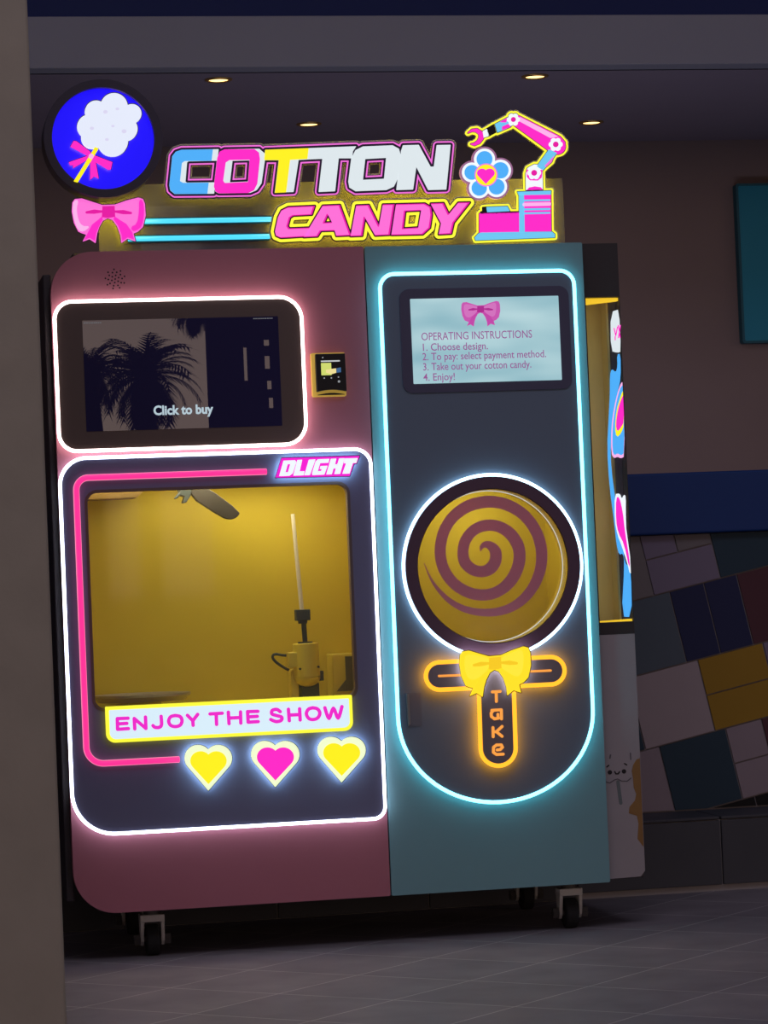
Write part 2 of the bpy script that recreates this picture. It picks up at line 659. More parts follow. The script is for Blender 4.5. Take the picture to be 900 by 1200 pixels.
# ---- counter with tiled front behind the machine
YC = 0.95
counter = thing('tiled_counter', 'long service counter with navy band over slanted coloured tiles, behind the machine', 'counter', (2.0, 1.3, 0.0))
m_band = mat('navy_counter_band', rgb(2, 56, 128), 0.5, noise=0.06)
m_core = mat('tile_grout', rgb(150, 140, 140), 0.9)
m_plinth = mat('charcoal_plinth_tile', rgb(74, 74, 80), 0.6, noise=0.15, nscale=7, bump=0.2)
m_grout = mat('pale_grout', rgb(168, 160, 158), 0.9)
box('counter_top', -1.2, 5.5, YC - 0.03, YC + 0.62, 1.005, 1.182, m_band, counter, bevel=0.006)
box('counter_core', -1.2, 5.5, YC, YC + 0.6, 0.0, 1.004, m_core, counter)
bm = bmesh.new()
add_box(bm, -1.2, 5.5, 0.712, YC - 0.001, 0.0, 0.198)
finish('plinth_core', bm, m_grout, counter)
bm = bmesh.new()
xj = P(846, 1000, 0.70)[0]
x0 = xj - 0.42 * 9
while x0 < 5.4:
    add_box(bm, x0 + 0.0025, x0 + 0.4175, 0.70, 0.713, 0.018 if x0 > 1.6 else 0.002, 0.197)
    add_box(bm, x0 + 0.0025, x0 + 0.4175, 0.70, YC - 0.002, 0.2, 0.208)
    x0 += 0.42
finish('plinth_tiles', bm, m_plinth, counter, bevel=0.002)
# slanted tiles
TH = math.radians(11.7)
ct, st = math.cos(TH), math.sin(TH)


def uv_of(px, py):
    x, z = P(px, py, YC)
    return x * ct + z * st, -x * st + z * ct


rows_v = [np.mean([uv_of(*p)[1] for p in q]) for q in (((756, 656.4), (832, 637.6)), ((742, 705.6), (900, 661.6)), ((747, 791.6), (900, 751)), ((750, 880), (900, 840)), ((868, 937), (900, 928)))]
vL0, v1, v2, v3, v4 = rows_v
v0 = v1 + (v1 - v2); 
U = lambda px, py: uv_of(px, py)[0]
tile_cols = {'mauve': rgb(160, 144, 152), 'greyt': rgb(132, 124, 126), 'purple': rgb(136, 124, 146), 'slate': rgb(92, 104, 116), 'navy': rgb(40, 46, 86), 'teal': rgb(46, 68, 84),
             'maroon': rgb(92, 54, 64), 'yellow': rgb(172, 132, 40), 'black': rgb(14, 15, 20), 'light': rgb(180, 164, 168)}
tkeys = list(tile_cols)
tmats = [mat('wall_tile_' + k, tile_cols[k], 0.5, noise=0.05, nscale=10, spec=0.3) for k in tkeys]
uA, uB, uBm = U(757, 662), U(837, 650), U(791, 636)
r1a, r1b, r1c = U(794, 735), U(834, 725), U(872, 713)
r2a, r2b, r2l = U(827, 815), U(897, 770), U(753, 867)
r3a, r3b, r3c = U(781, 912), U(859, 893), U(893, 850)
T_ = [  # u0, u1, v0, v1, colour
    (uA - .18, uA, v1, v0, 'greyt'), (uA, uB, v1, vL0, 'purple'), (uA, uBm, vL0, v0, 'purple'), (uBm, uB, vL0, v0, 'greyt'), (uB, uB + .2, v1, v0, 'teal'),
    (r1a - .2, r1a, v2, v1, 'slate'), (r1a, r1b, v2, v1, 'navy'), (r1b, r1c, v2, v1, 'navy'), (r1c, r1c + .19, v2, v1, 'maroon'),
    (r2l, r2a, v3, v2, 'light'), (r2a, r2b, (v2 + v3) / 2, v2, 'yellow'), (r2a, r2b, v3, (v2 + v3) / 2, 'yellow'), (r2b, r2b + .19, v3, v2, 'purple'), (r2l - .19, r2l, v3, v2, 'teal'),
    (r3a - .19, r3a, v4, v3, 'mauve'), (r3a, r3b, v4, v3, 'teal'), (r3b, r3c, (v3 + v4) / 2, v3, 'mauve'), (r3b, r3c, v4, (v3 + v4) / 2, 'mauve'), (r3c, r3c + .19, v4, v3, 'maroon')]
random.seed(4)
seen = {0: (uA - .18, uB + .2), 1: (r1a - .2, r1c + .19), 2: (r2l - .19, r2b + .19), 3: (r3a - .19, r3c + .19)}
dv = v1 - v2
allrows = [(k, v0 - dv * k, v0 - dv * (k + 1)) for k in range(-5, 8)]
allrows = [(k, (v0, v1, v2, v3)[k] if 0 <= k < 4 else t, (v1, v2, v3, v4)[k] if 0 <= k < 4 else b) for k, t, b in allrows]
for k, top, bot in allrows:
    if k == 4: top = v4
    if k == -1: bot = v0
    a, b = seen.get(k, (2.3 + 0.07 * k, 2.3 + 0.07 * k))
    u = b
    while u < 5.9:
        T_.append((u, u + .19, bot, top, 'black' if k == 4 and u < 3 else random.choice(tkeys[:-3]))); u += .19
    u = a
    while u > -1.3:
        T_.append((u - .19, u, bot, top, 'black' if k == 4 and u > 1.7 else random.choice(tkeys[:-3]))); u -= .19


def clip(poly, lo, hi, ax):
    for bound, sgn in ((lo, 1), (hi, -1)):
        out = []
        for i in range(len(poly)):
            p, q = poly[i - 1], poly[i]
            dp, dq = (p[ax] - bound) * sgn, (q[ax] - bound) * sgn
            if dp >= 0: out.append(p)
            if (dp >= 0) != (dq >= 0):
                t = dp / (dp - dq)
                out.append((p[0] + (q[0] - p[0]) * t, p[1] + (q[1] - p[1]) * t))
        poly = out
        if not poly: return []
    return poly


bm = bmesh.new()
g = 0.0022
for u0, u1, w0, w1, ck in T_:
    q = [(u0 + g, w0 + g), (u1 - g, w0 + g), (u1 - g, w1 - g), (u0 + g, w1 - g)]
    q = [(u * ct - v * st, u * st + v * ct) for u, v in q]
    q = clip(clip(q, -1.19, 5.49, 0), 0.212, 1.003, 1)
    q = clean_loop(q)
    if len(q) >= 3:
        add_plate(bm, [q], YC - 0.006, YC - 0.0005, tkeys.index(ck))
finish('tile_front', bm, tmats, counter)

# teal board on the far wall
tx, tz = P(863, 217, 4.66); tz2 = P(867, 401, 4.66)[1]
m_tealboard = mat('teal_board', rgb(10, 138, 168), 0.5, noise=0.03)
brd = thing('teal_wall_board', 'plain teal panel hung high on the far wall at the right edge', 'wall panel', (tx + 0.6, 4.69, (tz + tz2) / 2))
plate('panel', [rrect(tx, tx + 1.25, tz2, tz, 0.01)], 4.655, 4.69, m_tealboard, brd, 0.004)
plate('frame', [rrect(tx - 0.006, tx + 1.256, tz2 - 0.006, tz + 0.006, 0.012), rrect(tx + 0.004, tx + 1.246, tz2 + 0.004, tz - 0.004, 0.008)], 4.651, 4.695, mat('board_edge', rgb(14, 88, 106), 0.5), brd)

# ------------------------------------------------------------------ the machine
MX0, MX1 = 0.541, 1.888       # doors
MZ0, MZ1 = 0.119, 1.738
XS = 1.325                    # seam between the two doors
machine = thing('cotton_candy_machine', 'tall pink and teal cotton candy vending machine with lit sign, standing on casters', 'vending machine', (1.25, 0.3, 0.0))

# --- body: shell behind the doors
XB = 1.990
bm = bmesh.new()
add_box(bm, 0.525, 0.545, 0.035, 0.64, MZ0 + 0.03, MZ1 - 0.05)      # left
add_box(bm, 0.545, XB - 0.02, 0.62, 0.64, MZ0 + 0.02, MZ1 - 0.01)  # back
add_box(bm, 0.60, XB - 0.001, 0.035, 0.64, MZ1 - 0.03, MZ1 + 0.001)      # top
add_box(bm, 0.60, XB - 0.001, 0.035, 0.64, MZ0 + 0.003, MZ0 + 0.03)        # bottom
add_box(bm, XB - 0.02, XB, 0.07, 0.64, MZ0 + 0.003, MZ1)             # right
body = finish('cabinet_body', bm, m_body, machine, bevel=0.004)
YS = 0.034                                                            # front face of the right flank strip
zwt = P(712, 348, YS)[1]; zwb = P(725, 729, YS)[1]; zst = P(725, 745, YS)[1]
plate('flank_frame', [[(1.868, MZ1 + 0.001), (XB, MZ1 + 0.001), (XB, zwb - 0.03), (1.868, zwb - 0.03)],
                      [(1.9, zwt), (XB - 0.0015, zwt), (XB - 0.0015, zwb), (1.9, zwb)]], YS, 0.075, mat('flank_black', rgb(58, 52, 54), 0.6), machine)
# niche behind the flank window
bm = bmesh.new()
add_box(bm, 1.880, 1.899, 0.076, 0.14, zwb, zwt)
add_box(bm, 1.899, XB - 0.021, 0.130, 0.140, zwb, zwt)
add_box(bm, XB - 0.026, XB - 0.0205, 0.076, 0.140, zwb, zwt)
add_box(bm, 1.899, XB - 0.021, 0.076, 0.14, zwt, zwt + 0.01)
add_box(bm, 1.899, XB - 0.021, 0.076, 0.14, zwb - 0.01, zwb)
niche = finish('flank_niche', bm, mat('niche_liner', rgb(206, 186, 110), 0.6), machine)
ly = mat('niche_yellow', rgb(250, 205, 40), 0.5, emit=rgb(250, 205, 40), strength=0.9)
plate('yellow_strip', [[(1.901, zwt - 0.002), (XB - 0.003, zwt - 0.002), (XB - 0.003, zwt - 0.010), (1.901, zwt - 0.018)]], 0.040, 0.060, ly, niche)
plate('yellow_strip', [[(1.901, zwb + 0.001), (XB - 0.003, zwb + 0.001), (XB - 0.003, zwb + 0.007), (1.901, zwb + 0.004)]], 0.040, 0.060, ly, niche)
area_light('flank_niche_lamp', (1.912, 0.080, (zwt + zwb) / 2), (1.945, 0.130, (zwt + zwb) / 2), 0.018, (zwt - zwb) * 0.96, 0.045, (1.0, 0.9, 0.65))
flw = plate('flank_window', [[(1.9005, zwb + 0.0005), (XB - 0.002, zwb + 0.0005), (XB - 0.002, zwt - 0.0005), (1.9005, zwt - 0.0005)]], YS + 0.002, YS + 0.005, m_glass, machine)
cf = crop(680, 330, 2.925)
YG = YS + 0.0012
def flank(name, pts, m, lift=0, ck=1):
    q = chaikin(pts, ck) if ck else pts
    l = [P(a, b, YG) for a, b in cf(q)]
    l = [(min(x, XB - 0.0025), z) for x, z in l]
    return plate(name, [l], YG - 0.0004 * lift, YG + 0.0006, m, flw)
flank('wave_graphic', [(126, 250), (138, 246), (139, 330), (128, 380), (112, 470), (104, 560), (106, 640), (122, 760), (140, 860), (150, 900), (150, 960), (178, 990), (176, 1150), (142, 1148), (152, 960), (146, 930), (134, 938), (124, 900), (116, 820), (100, 700), (92, 570), (98, 460), (102, 380), (102, 320), (108, 298), (122, 312), (128, 290)], m_blue, 0)
flank('flower_outline', [(140, 345), (150, 345), (152, 600), (138, 606), (128, 600), (116, 606), (106, 590), (106, 500), (116, 430), (128, 380)], m_pinkpale, 1)
flank('flower_petals', [(140, 358), (150, 356), (151, 585), (140, 597), (128, 588), (117, 596), (110, 580), (110, 505), (119, 435), (130, 385)], m_blue, 2)
flank('flower_middle', [(144, 376), (150, 375), (150, 490), (140, 520), (124, 535), (118, 500), (124, 440), (136, 400)], m_yel, 3)
flank('flower_heart', [(146, 390), (150, 390), (150, 480), (138, 502), (126, 515), (121, 490), (128, 440), (139, 405)], m_mag, 4)
flank('bow_outline', [(118, 728), (136, 726), (142, 745), (150, 730), (156, 735), (156, 800), (158, 860), (178, 970), (172, 1010), (160, 960), (140, 900), (128, 870), (118, 820)], m_whiteb, 1)
flank('bow_graphic', [(122, 740), (134, 738), (146, 790), (152, 850), (170, 960), (168, 985), (150, 900), (130, 862), (122, 820)], m_mag, 2)
flank('label_graphic', [(104, 104), (137, 94), (140, 240), (128, 244), (105, 238)], m_white, 1, 1)
for k, st_ in enumerate(([(116, 160), (122, 185), (128, 155)], [(120, 188), (120, 200)], [(131, 150), (137, 192)], [(138, 150), (131, 192)])):
    a = Art(strokes=[(cf(st_), 1.1)], res=6)
    art_plate('pink_lettering', a, 0, YG - 0.002, YG + 0.0004, m_mag, flw)
# white sticker panel under the window with a smiling cotton candy drawing
stk = plate('sticker_panel', [[(1.868, zwb - 0.031), (XB, zwb - 0.031), (XB, MZ0 + 0.02), (XB - 0.012, MZ0 + 0.006), (1.868, MZ0 + 0.004)]], YS, 0.075, m_white_sticker, machine)
cs = crop(690, 860, 6.6625)
m_inkg = mat('sticker_ink_grey', rgb(96, 92, 98), 0.7)
m_ink = mat('sticker_ink_black', rgb(34, 30, 34), 0.7)
m_gold = mat('sticker_gold', rgb(150, 110, 60), 0.6, noise=0.2, nscale=30)
for pts_, w_l in (([(128, 345), (132, 375), (165, 383), (200, 360), (225, 352), (255, 368), (300, 370), (330, 345)], 1.1), ([(170, 165), (165, 190)], 1.6), ([(325, 150), (328, 200)], 1.3)):
    art_plate('cloud_line', Art(strokes=[(cs(pts_), w_l)], res=5), 0, YS - 0.0008, YS + 0.001, m_inkg, stk)
art_plate('candy_stick', Art(strokes=[(cs([(228, 375), (250, 540)]), 4.0)], res=4), 0, YS - 0.0008, YS + 0.001, mat('sticker_ink_teal', rgb(112, 122, 124), 0.7), stk)
art_plate('face_drawing', Art(strokes=[(cs([(203, 295), (212, 312), (230, 312), (240, 296)]), 1.6), (cs([(142, 258), (156, 246)]), 1.6), (cs([(280, 232), (296, 242)]), 1.6)], circles=[(cs([(165, 300)])[0], 2.6), (cs([(275, 293)])[0], 2.6)], res=5), 0, YS - 0.0008, YS + 0.001, m_ink, stk)
gl_ = [P(a, b, YS) for a, b in cs([(405, 190), (372, 200), (345, 245), (335, 290), (345, 350), (350, 420), (370, 470), (360, 520), (318, 570), (312, 620), (375, 640), (388, 700), (380, 820), (425, 880), (430, 870), (405, 300)])]
plate('gold_drip', [[(min(x, XB - 0.001), z) for x, z in gl_]], YS - 0.0008, YS + 0.001, m_gold, stk)

# --- left (pink) door
WX0, WX1, WZ0, WZ1 = 0.606, 1.256, 0.615, 1.148      # show window opening
pd_outer = rrect(MX0, XS - 0.0015, MZ0, MZ1, (0.105, 0.004, 0.004, 0.105), 14)
pink = plate('pink_door', [pd_outer, rrect(WX0 - 0.012, WX1 + 0.012, WZ0 - 0.012, WZ1 + 0.012, 0.03)], 0.0, 0.034, m_pink, machine, bevel=0.003)
# speaker holes
bm = bmesh.new()
for rr, nn in ((0.0, 1), (0.009, 6), (0.017, 10), (0.024, 9)):
    for k in range(nn):
        a = 2 * math.pi * k / max(nn, 1) + rr * 40
        x, z = P(135, 327, 0)
        add_cyl(bm, (x + rr * math.cos(a), -0.0006, z + rr * math.sin(a)), (x + rr * math.cos(a), 0.002, z + rr * math.sin(a)), 0.0022, n=10)
finish('speaker_grille', bm, mat('speaker_hole', rgb(40, 22, 34), 0.8), pink)


def R_(pl, pr, pt, pb, Y=0.0):
    """left/right/top/bottom edge midpoints in the photo → metric rectangle"""
    return P(*pl, Y)[0], P(*pr, Y)[0], P(*pb, Y)[1], P(*pt, Y)[1]


# --- touch screen
tx0, tx1, tz0, tz1 = R_((67.8, 440), (353, 439), (210, 353.4), (210, 523.4))
r_scr = (0.040, 0.052, 0.050, 0.040)
scr = plate('touch_screen', [rrect(tx0, tx1, tz0, tz1, r_scr)], -0.018, 0.001, m_bezel, machine, bevel=0.002)
tube('led_frame', to3(rrect(tx0 - 0.004, tx1 + 0.004, tz0 - 0.004, tz1 + 0.004, tuple(r + 0.004 for r in r_scr)), -0.0165), 0.0043, m_led_white, scr, closed=True)
dx0, dx1, dz0, dz1 = R_((98, 440), (327, 436), (210, 374), (213, 503))
m_mirror = bpy.data.materials.new('display_glass')
m_mirror.use_nodes = True
_b = m_mirror.node_tree.nodes['Principled BSDF']
_b.inputs['Base Color'].default_value = rgb(56, 52, 92)
_b.inputs['Roughness'].default_value = 0.0
_b.inputs['IOR'].default_value = 2.0
plate('display', [rrect(dx0, dx1, dz0, dz1, 0.002)], -0.0190, -0.0175, m_mirror, scr)
a0 = P(180, 488, -0.017); a1 = P(250, 484, -0.017)
text_obj('caption', 'Click to buy', a0[0], (a0[1] + a1[1]) / 2 + 0.0015, -0.0192, a1[0] - a0[0], 0.0222, glow('screen_text', rgb(176, 196, 206), 1.0), scr, bold=0.034)
random.seed(2)
for x0, x1, z in ((dx0 + 0.003, dx0 + 0.045, dz1 - 0.006), (dx1 - 0.062, dx1 - 0.014, dz1 - 0.005)):
    x = x0
    bm = bmesh.new()
    while x < x1:
        w = random.uniform(0.002, 0.005); add_box(bm, x, x + w, -0.0195, -0.0189, z - 0.0012, z + 0.0012); x += w + 0.0012
    finish('status_line', bm, glow('screen_text_dim', rgb(96, 98, 104), 1.0), scr)

# --- card reader
cc = crop(350, 390, 12.857)
cr_ = lambda pts, Y: [P(a, b, Y) for a, b in cc(pts)]
rd_out = cr_([(180, 305), (690, 300), (720, 960), (210, 962)], -0.01)
xs_ = [p[0] for p in rd_out]; zs_ = [p[1] for p in rd_out]
rx0, rx1, rz0, rz1 = xs_[0] * .5 + xs_[3] * .5, xs_[1] * .5 + xs_[2] * .5, (zs_[2] + zs_[3]) / 2, (zs_[0] + zs_[1]) / 2
rw, rh = rx1 - rx0, rz1 - rz0
m_rdyel = mat('reader_yellow', rgb(222, 184, 80), 0.4, emit=rgb(222, 184, 80), strength=0.35)
rd = plate('card_reader', [rrect(rx0, rx1, rz0, rz1, 0.004)], -0.012, 0.001, m_rdyel, machine, bevel=0.002)
fx0, fz0 = rx0 + rw * 0.11, rz0 + rh * 0.105
face = [(fx0, rz1 - rh * .03), (rx1 - rw * .015, rz1 - rh * .03), (rx1 - rw * .005, fz0)] + [(fx0 + (rx1 - fx0) * (1 - k / 10), fz0 + rh * 0.045 * math.sin(math.pi * k / 10)) for k in range(1, 10)] + [(fx0, fz0)]
plate('reader_face', [face], -0.024, -0.010, m_black, rd, bevel=0.0015)
lz = lambda f: rz1 - rh * f
lx = lambda f: rx0 + rw * f
plate('reader_screen', [rrect(lx(.26), lx(.56), lz(.52), lz(.24), 0.001)], -0.0248, -0.0235, glow('lcd_green', rgb(204, 214, 110), 1.0), rd)
plate('card_slot_light', [rrect(lx(.26), lx(.82), lz(.215), lz(.185), 0.0008)], -0.0248, -0.0235, glow('reader_white', rgb(200, 204, 206), 0.9), rd)
hand = plate('tap_symbol', [[(lx(.40), lz(.40)), (lx(.56), lz(.38)), (lx(.70), lz(.37)), (lx(.70), lz(.47)), (lx(.56), lz(.50)), (lx(.40), lz(.46))]], -0.0254, -0.0247, glow('tap_hand', rgb(240, 222, 150), 0.95), rd)
plate('tap_sleeve', [[(lx(.71), lz(.37)), (lx(.84), lz(.35)), (lx(.84), lz(.46)), (lx(.71), lz(.47))]], -0.0254, -0.0247, glow('tap_blue', rgb(64, 104, 150), 0.9), rd)
for fx, fz, r in ((.34, .585, .0018), (.55, .585, .0018), (.76, .57, .0018), (.77, .67, .003), (.32, .115, .0018)):
    bm = bmesh.new(); add_cyl(bm, (lx(fx), -0.0252, lz(fz)), (lx(fx), -0.0235, lz(fz)), r, n=12)
    finish('indicator_light', bm, glow('reader_led', rgb(150, 154, 158), 0.9), rd)
plate('card_slot', [[(lx(.15 + .8 * k / 10), rz0 + rh * (.045 + .038 * math.sin(math.pi * k / 10))) for k in range(11)] + [(lx(.95), rz0 + rh * .035), (lx(.15), rz0 + rh * .035)]], -0.0128, -0.0115, m_black, rd)

# --- show window panel
wx0, wx1, wz0, wz1 = R_((78, 730), (438.5, 720), (250, 534.2), (290, 965.5))
r_win = (0.062, 0.036, 0.026, 0.100)
win_hole = rrect(WX0, WX1, WZ0, WZ1, 0.028)
win = plate('window_panel', [rrect(wx0, wx1, wz0, wz1, r_win, 14), win_hole], -0.018, 0.001, m_darkpanel, machine, bevel=0.0015)
tube('led_frame', to3(rrect(wx0 - 0.004, wx1 + 0.004, wz0 - 0.004, wz1 + 0.004, tuple(r + 0.004 for r in r_win), 16), -0.0165), 0.0043, m_led_cool, win, closed=True)
nx0 = P(95, 720, -0.02)[0]
nzt = P(200, 556.5, -0.02)[1]; nzb = P(160, 892.5, -0.02)[1]
nx1 = P(312, 551, -0.02)[0]; nx2 = P(210, 890, -0.02)[0]
rr_ = rrect(nx0, nx1 + 1, nzb, nzt, (0.030, 0, 0, 0.042), 12)
tl = rr_[:13]; bl = rr_[-13:]
path = [(nx1, nzt)] + tl[::-1] + bl[::-1] + [(nx2, nzb)]
tube('neon_tube', to3(path, -0.026), 0.0066, m_neon_pink, win)
tube('neon_rim', to3([(p[0], p[1]) for p in path], -0.0212), 0.0078, m_neon_pink_core, win)
plate('window_glass', [rrect(WX0 - 0.005, WX1 + 0.005, WZ0 - 0.005, WZ1 + 0.005, 0.03)], 0.008, 0.012, m_glass, win)
plate('window_gasket', [rrect(WX0 - 0.004, WX1 + 0.004, WZ0 - 0.004, WZ1 + 0.004, 0.031), rrect(WX0 + 0.003, WX1 - 0.003, WZ0 + 0.003, WZ1 - 0.003, 0.026)], -0.0195, 0.007, mat('gasket', rgb(112, 96, 92), 0.5), win)

# --- inside of the show window
bm = bmesh.new()
ix0, ix1, iz0, iz1, iy1 = 0.575, 1.303, 0.575, 1.185, 0.275
add_box(bm, ix0 - 0.01, ix0, 0.036, iy1, iz0, iz1)
add_box(bm, ix1, ix1 + 0.01, 0.036, iy1, iz0, iz1)
add_box(bm, ix0 - 0.01, ix1 + 0.01, iy1, iy1 + 0.01, iz0, iz1)
add_box(bm, ix0 - 0.01, ix1 + 0.01, 0.036, iy1 + 0.01, iz1, iz1 + 0.01)
add_box(bm, ix0 - 0.01, ix1 + 0.01, 0.036, iy1 + 0.01, iz0 - 0.01, iz0)
liner = finish('show_chamber', bm, m_yellow_in, machine)
cb = crop(100, 560, 4.5)
plate('lamp_shade', [[P(a, b, 0.10) for a, b in cb([(-30, 40), (310, 34), (296, 80), (270, 104), (150, 110), (-30, 118)])]], 0.08, 0.20, mat('shade_ochre', rgb(150, 122, 52), 0.6), liner, bevel=0.002)
arm = plate('swing_arm', [[P(a, b, 0.14) for a, b in chaikin(cb([(540, 92), (580, 40), (640, 50), (816, 180), (797, 210), (765, 222), (725, 212)]), 1)]], 0.125, 0.155, mat('arm_grey', rgb(62, 56, 40), 0.5), liner, bevel=0.004)
plate('arm_bracket', [[P(a, b, 0.13) for a, b in cb([(485, 50), (560, 50), (552, 98), (530, 132), (512, 132), (522, 100), (500, 92), (482, 110), (472, 108), (496, 76)])]], 0.12, 0.16, m_robot_d, liner, bevel=0.002)
# spinner pan
cp = crop(90, 780, 5.294)
pcx, pcz = P(166, 813, 0.153)
PY = 0.153
bm = bmesh.new()
N = 48
prof = [(0.0, 0.004), (0.03, 0.004), (0.032, 0.010), (0.05, 0.006), (0.105, 0.004), (0.118, 0.012), (0.122, 0.012), (0.122, 0.006), (0.108, -0.006), (0.0, -0.006)]
prof = [(r, z - 0.012) for r, z in prof]
for k in range(N):
    a0, a1 = 2 * math.pi * k / N, 2 * math.pi * (k + 1) / N
    for (r0, z0), (r1, z1) in zip(prof[:-1], prof[1:]):
        vs = [bm.verts.new((pcx + r * math.cos(a), PY + r * 0.97 * math.sin(a), pcz + z)) for r, z, a in ((r0, z0, a0), (r0, z0, a1), (r1, z1, a1), (r1, z1, a0))]
        bm.faces.new(vs)
bmesh.ops.remove_doubles(bm, verts=bm.verts, dist=1e-5)
finish('spinner_pan', bm, mat('pan_metal', rgb(176, 168, 150), 0.35, metal=0.6), liner)
bm = bmesh.new(); add_cyl(bm, (pcx, PY, iz0), (pcx, PY, pcz - 0.014), 0.045, 0.05, n=32)
finish('pan_base', bm, m_yellow_in, liner)
# robot
ci = crop(260, 540, 4.135)
YR = 0.15
pr = lambda a, b, Y=YR: P(*ci([(a, b)])[0], Y)
x0, zt = pr(405, 883); _, zb = pr(412, 1040)
bm = bmesh.new()
rad = (pr(468, 950)[0] - pr(345, 950)[0]) / 2
xt, zt = pr(404, 884); xb_, zb = pr(414, 1048)
add_cyl(bm, (xb_, YR, zb), (xt, YR, zt), rad * 1.04, rad, n=32)
# rounded lower cap
for k in range(6):
    a0, a1 = math.pi / 2 * k / 6, math.pi / 2 * (k + 1) / 6
    add_cyl(bm, (xb_, YR, zb - rad * .75 * math.sin(a0)), (xb_, YR, zb - rad * .75 * math.sin(a1)), rad * 1.04 * math.cos(a0), max(rad * 1.04 * math.cos(a1), 0.002), n=32, caps=False)
robot = finish('robot_arm', bm, m_robot_y, machine, bevel=0.002, smooth=False)
bm = bmesh.new()
add_cyl(bm, (xt, YR, zt - 0.002), (xt, YR, zt + 0.004), rad * .58, n=28)
xs0, zs0 = pr(400, 872); xs1, zs1 = pr(396, 780)
add_cyl(bm, (xt, YR, zt), (xs1, YR, zs1), 0.0065, n=16)
finish('wrist_shaft', bm, m_robot_d, robot)
gx0, gz1 = pr(355, 722); gx1, gz0 = pr(426, 780)
bm = bmesh.new()
add_box(bm, gx0, gx1, YR - 0.016, YR + 0.016, gz0 + 0.004, gz1)
add_box(bm, gx0 + .008, gx1 - .008, YR - 0.013, YR + 0.013, gz0 - 0.004, gz0 + 0.005)
finish('gripper', bm, m_robot_d, robot, bevel=0.002)
bx0, bz1 = pr(316, 930); bx1, bz0 = pr(352, 1000)
bm = bmesh.new()
add_box(bm, bx0, bx1 + 0.01, YR - 0.02, YR + 0.02, bz0, bz1)
finish('cable_box', bm, m_robot_y, robot, bevel=0.002)
tube('cable', [(p[0], YR, p[1]) for p in [pr(a, b) for a, b in chaikin([(325, 944), (290, 942), (255, 935), (242, 950), (260, 975), (300, 1002), (340, 1022)], 2, False)]], 0.0035, m_robot_d, robot)
lx0, lz1_ = pr(335, 1010); lx1, lz0_ = pr(372, 1150)
lz0_ = iz0 + 0.001
bm = bmesh.new()
add_plate(bm, [rrect(lx0, lx1, lz0_, lz1_, (0.012, 0.003, 0.0, 0.0))], YR + 0.0, YR + 0.05)
finish('lower_link', bm, m_robot_y, robot, bevel=0.002)
kx0, kz1 = pr(384, 1070); kx1, _ = pr(470, 1070)
bm = bmesh.new(); add_box(bm, kx0, kx1, YR - 0.005, YR + 0.045, iz0 + 0.001, kz1 - 0.005)
add_box(bm, kx1 - 0.004, kx1 + 0.012, YR - 0.01, YR + 0.03, pr(0, 1088)[1], pr(0, 1040)[1])
finish('base_joint', bm, m_robot_d, robot, bevel=0.002)
for a, b in ((377, 1008), (466, 998)):
    x, z = pr(a, b, YR - rad * .7)
    bm = bmesh.new(); add_cyl(bm, (x, YR - rad - 0.002, z), (x, YR, z), 0.0028, n=12)
    finish('bolt', bm, m_robot_d, robot)
ox0, oz1 = pr(528, 937, 0.20); ox1, _ = pr(690, 930, 0.20)
ox1 = min(ox1, ix1 - 0.002)
bm = bmesh.new(); add_box(bm, ox0, ox1, 0.18, 0.272, iz0 + 0.001, oz1)
cb_ = finish('control_box', bm, m_robot_y, liner, bevel=0.003)
oxa = pr(596, 945, 0.18)[0]; oxb = pr(556, 1118, 0.18)[0]; oza = pr(596, 948, 0.18)[1]; ozb = pr(556, 1118, 0.18)[1]; ozm = pr(598, 1060, 0.18)[1]
plate('dark_panel', [[(oxa, oza), (ox1 - 0.001, oza), (ox1 - 0.001, ozb), (oxb, ozb), (oxa, ozm)]], 0.176, 0.182, mat('control_grey', rgb(92, 92, 66), 0.6), cb_)
lt = area_light('show_chamber_lamp', (P(228, 575, .2)[0], 0.105, iz1 - 0.012), (P(228, 575, .2)[0], 0.125, 0.5), 0.62, 0.10, 2.0, (1.0, 0.92, 0.70))
# paper stick held by the gripper
sx_, sz_ = pr(389, 730); sx2, sz2 = pr(343, 258)
bm = bmesh.new(); add_cyl(bm, (sx_, YR, sz_ - 0.006), (sx2, YR, sz2), 0.0058, 0.0048, n=20)
tag(finish('paper_stick', bm, mat('white_paper', rgb(236, 226, 186), 0.6), None, smooth=False), 'thin white paper stick standing up in the gripper behind the glass', 'stick')

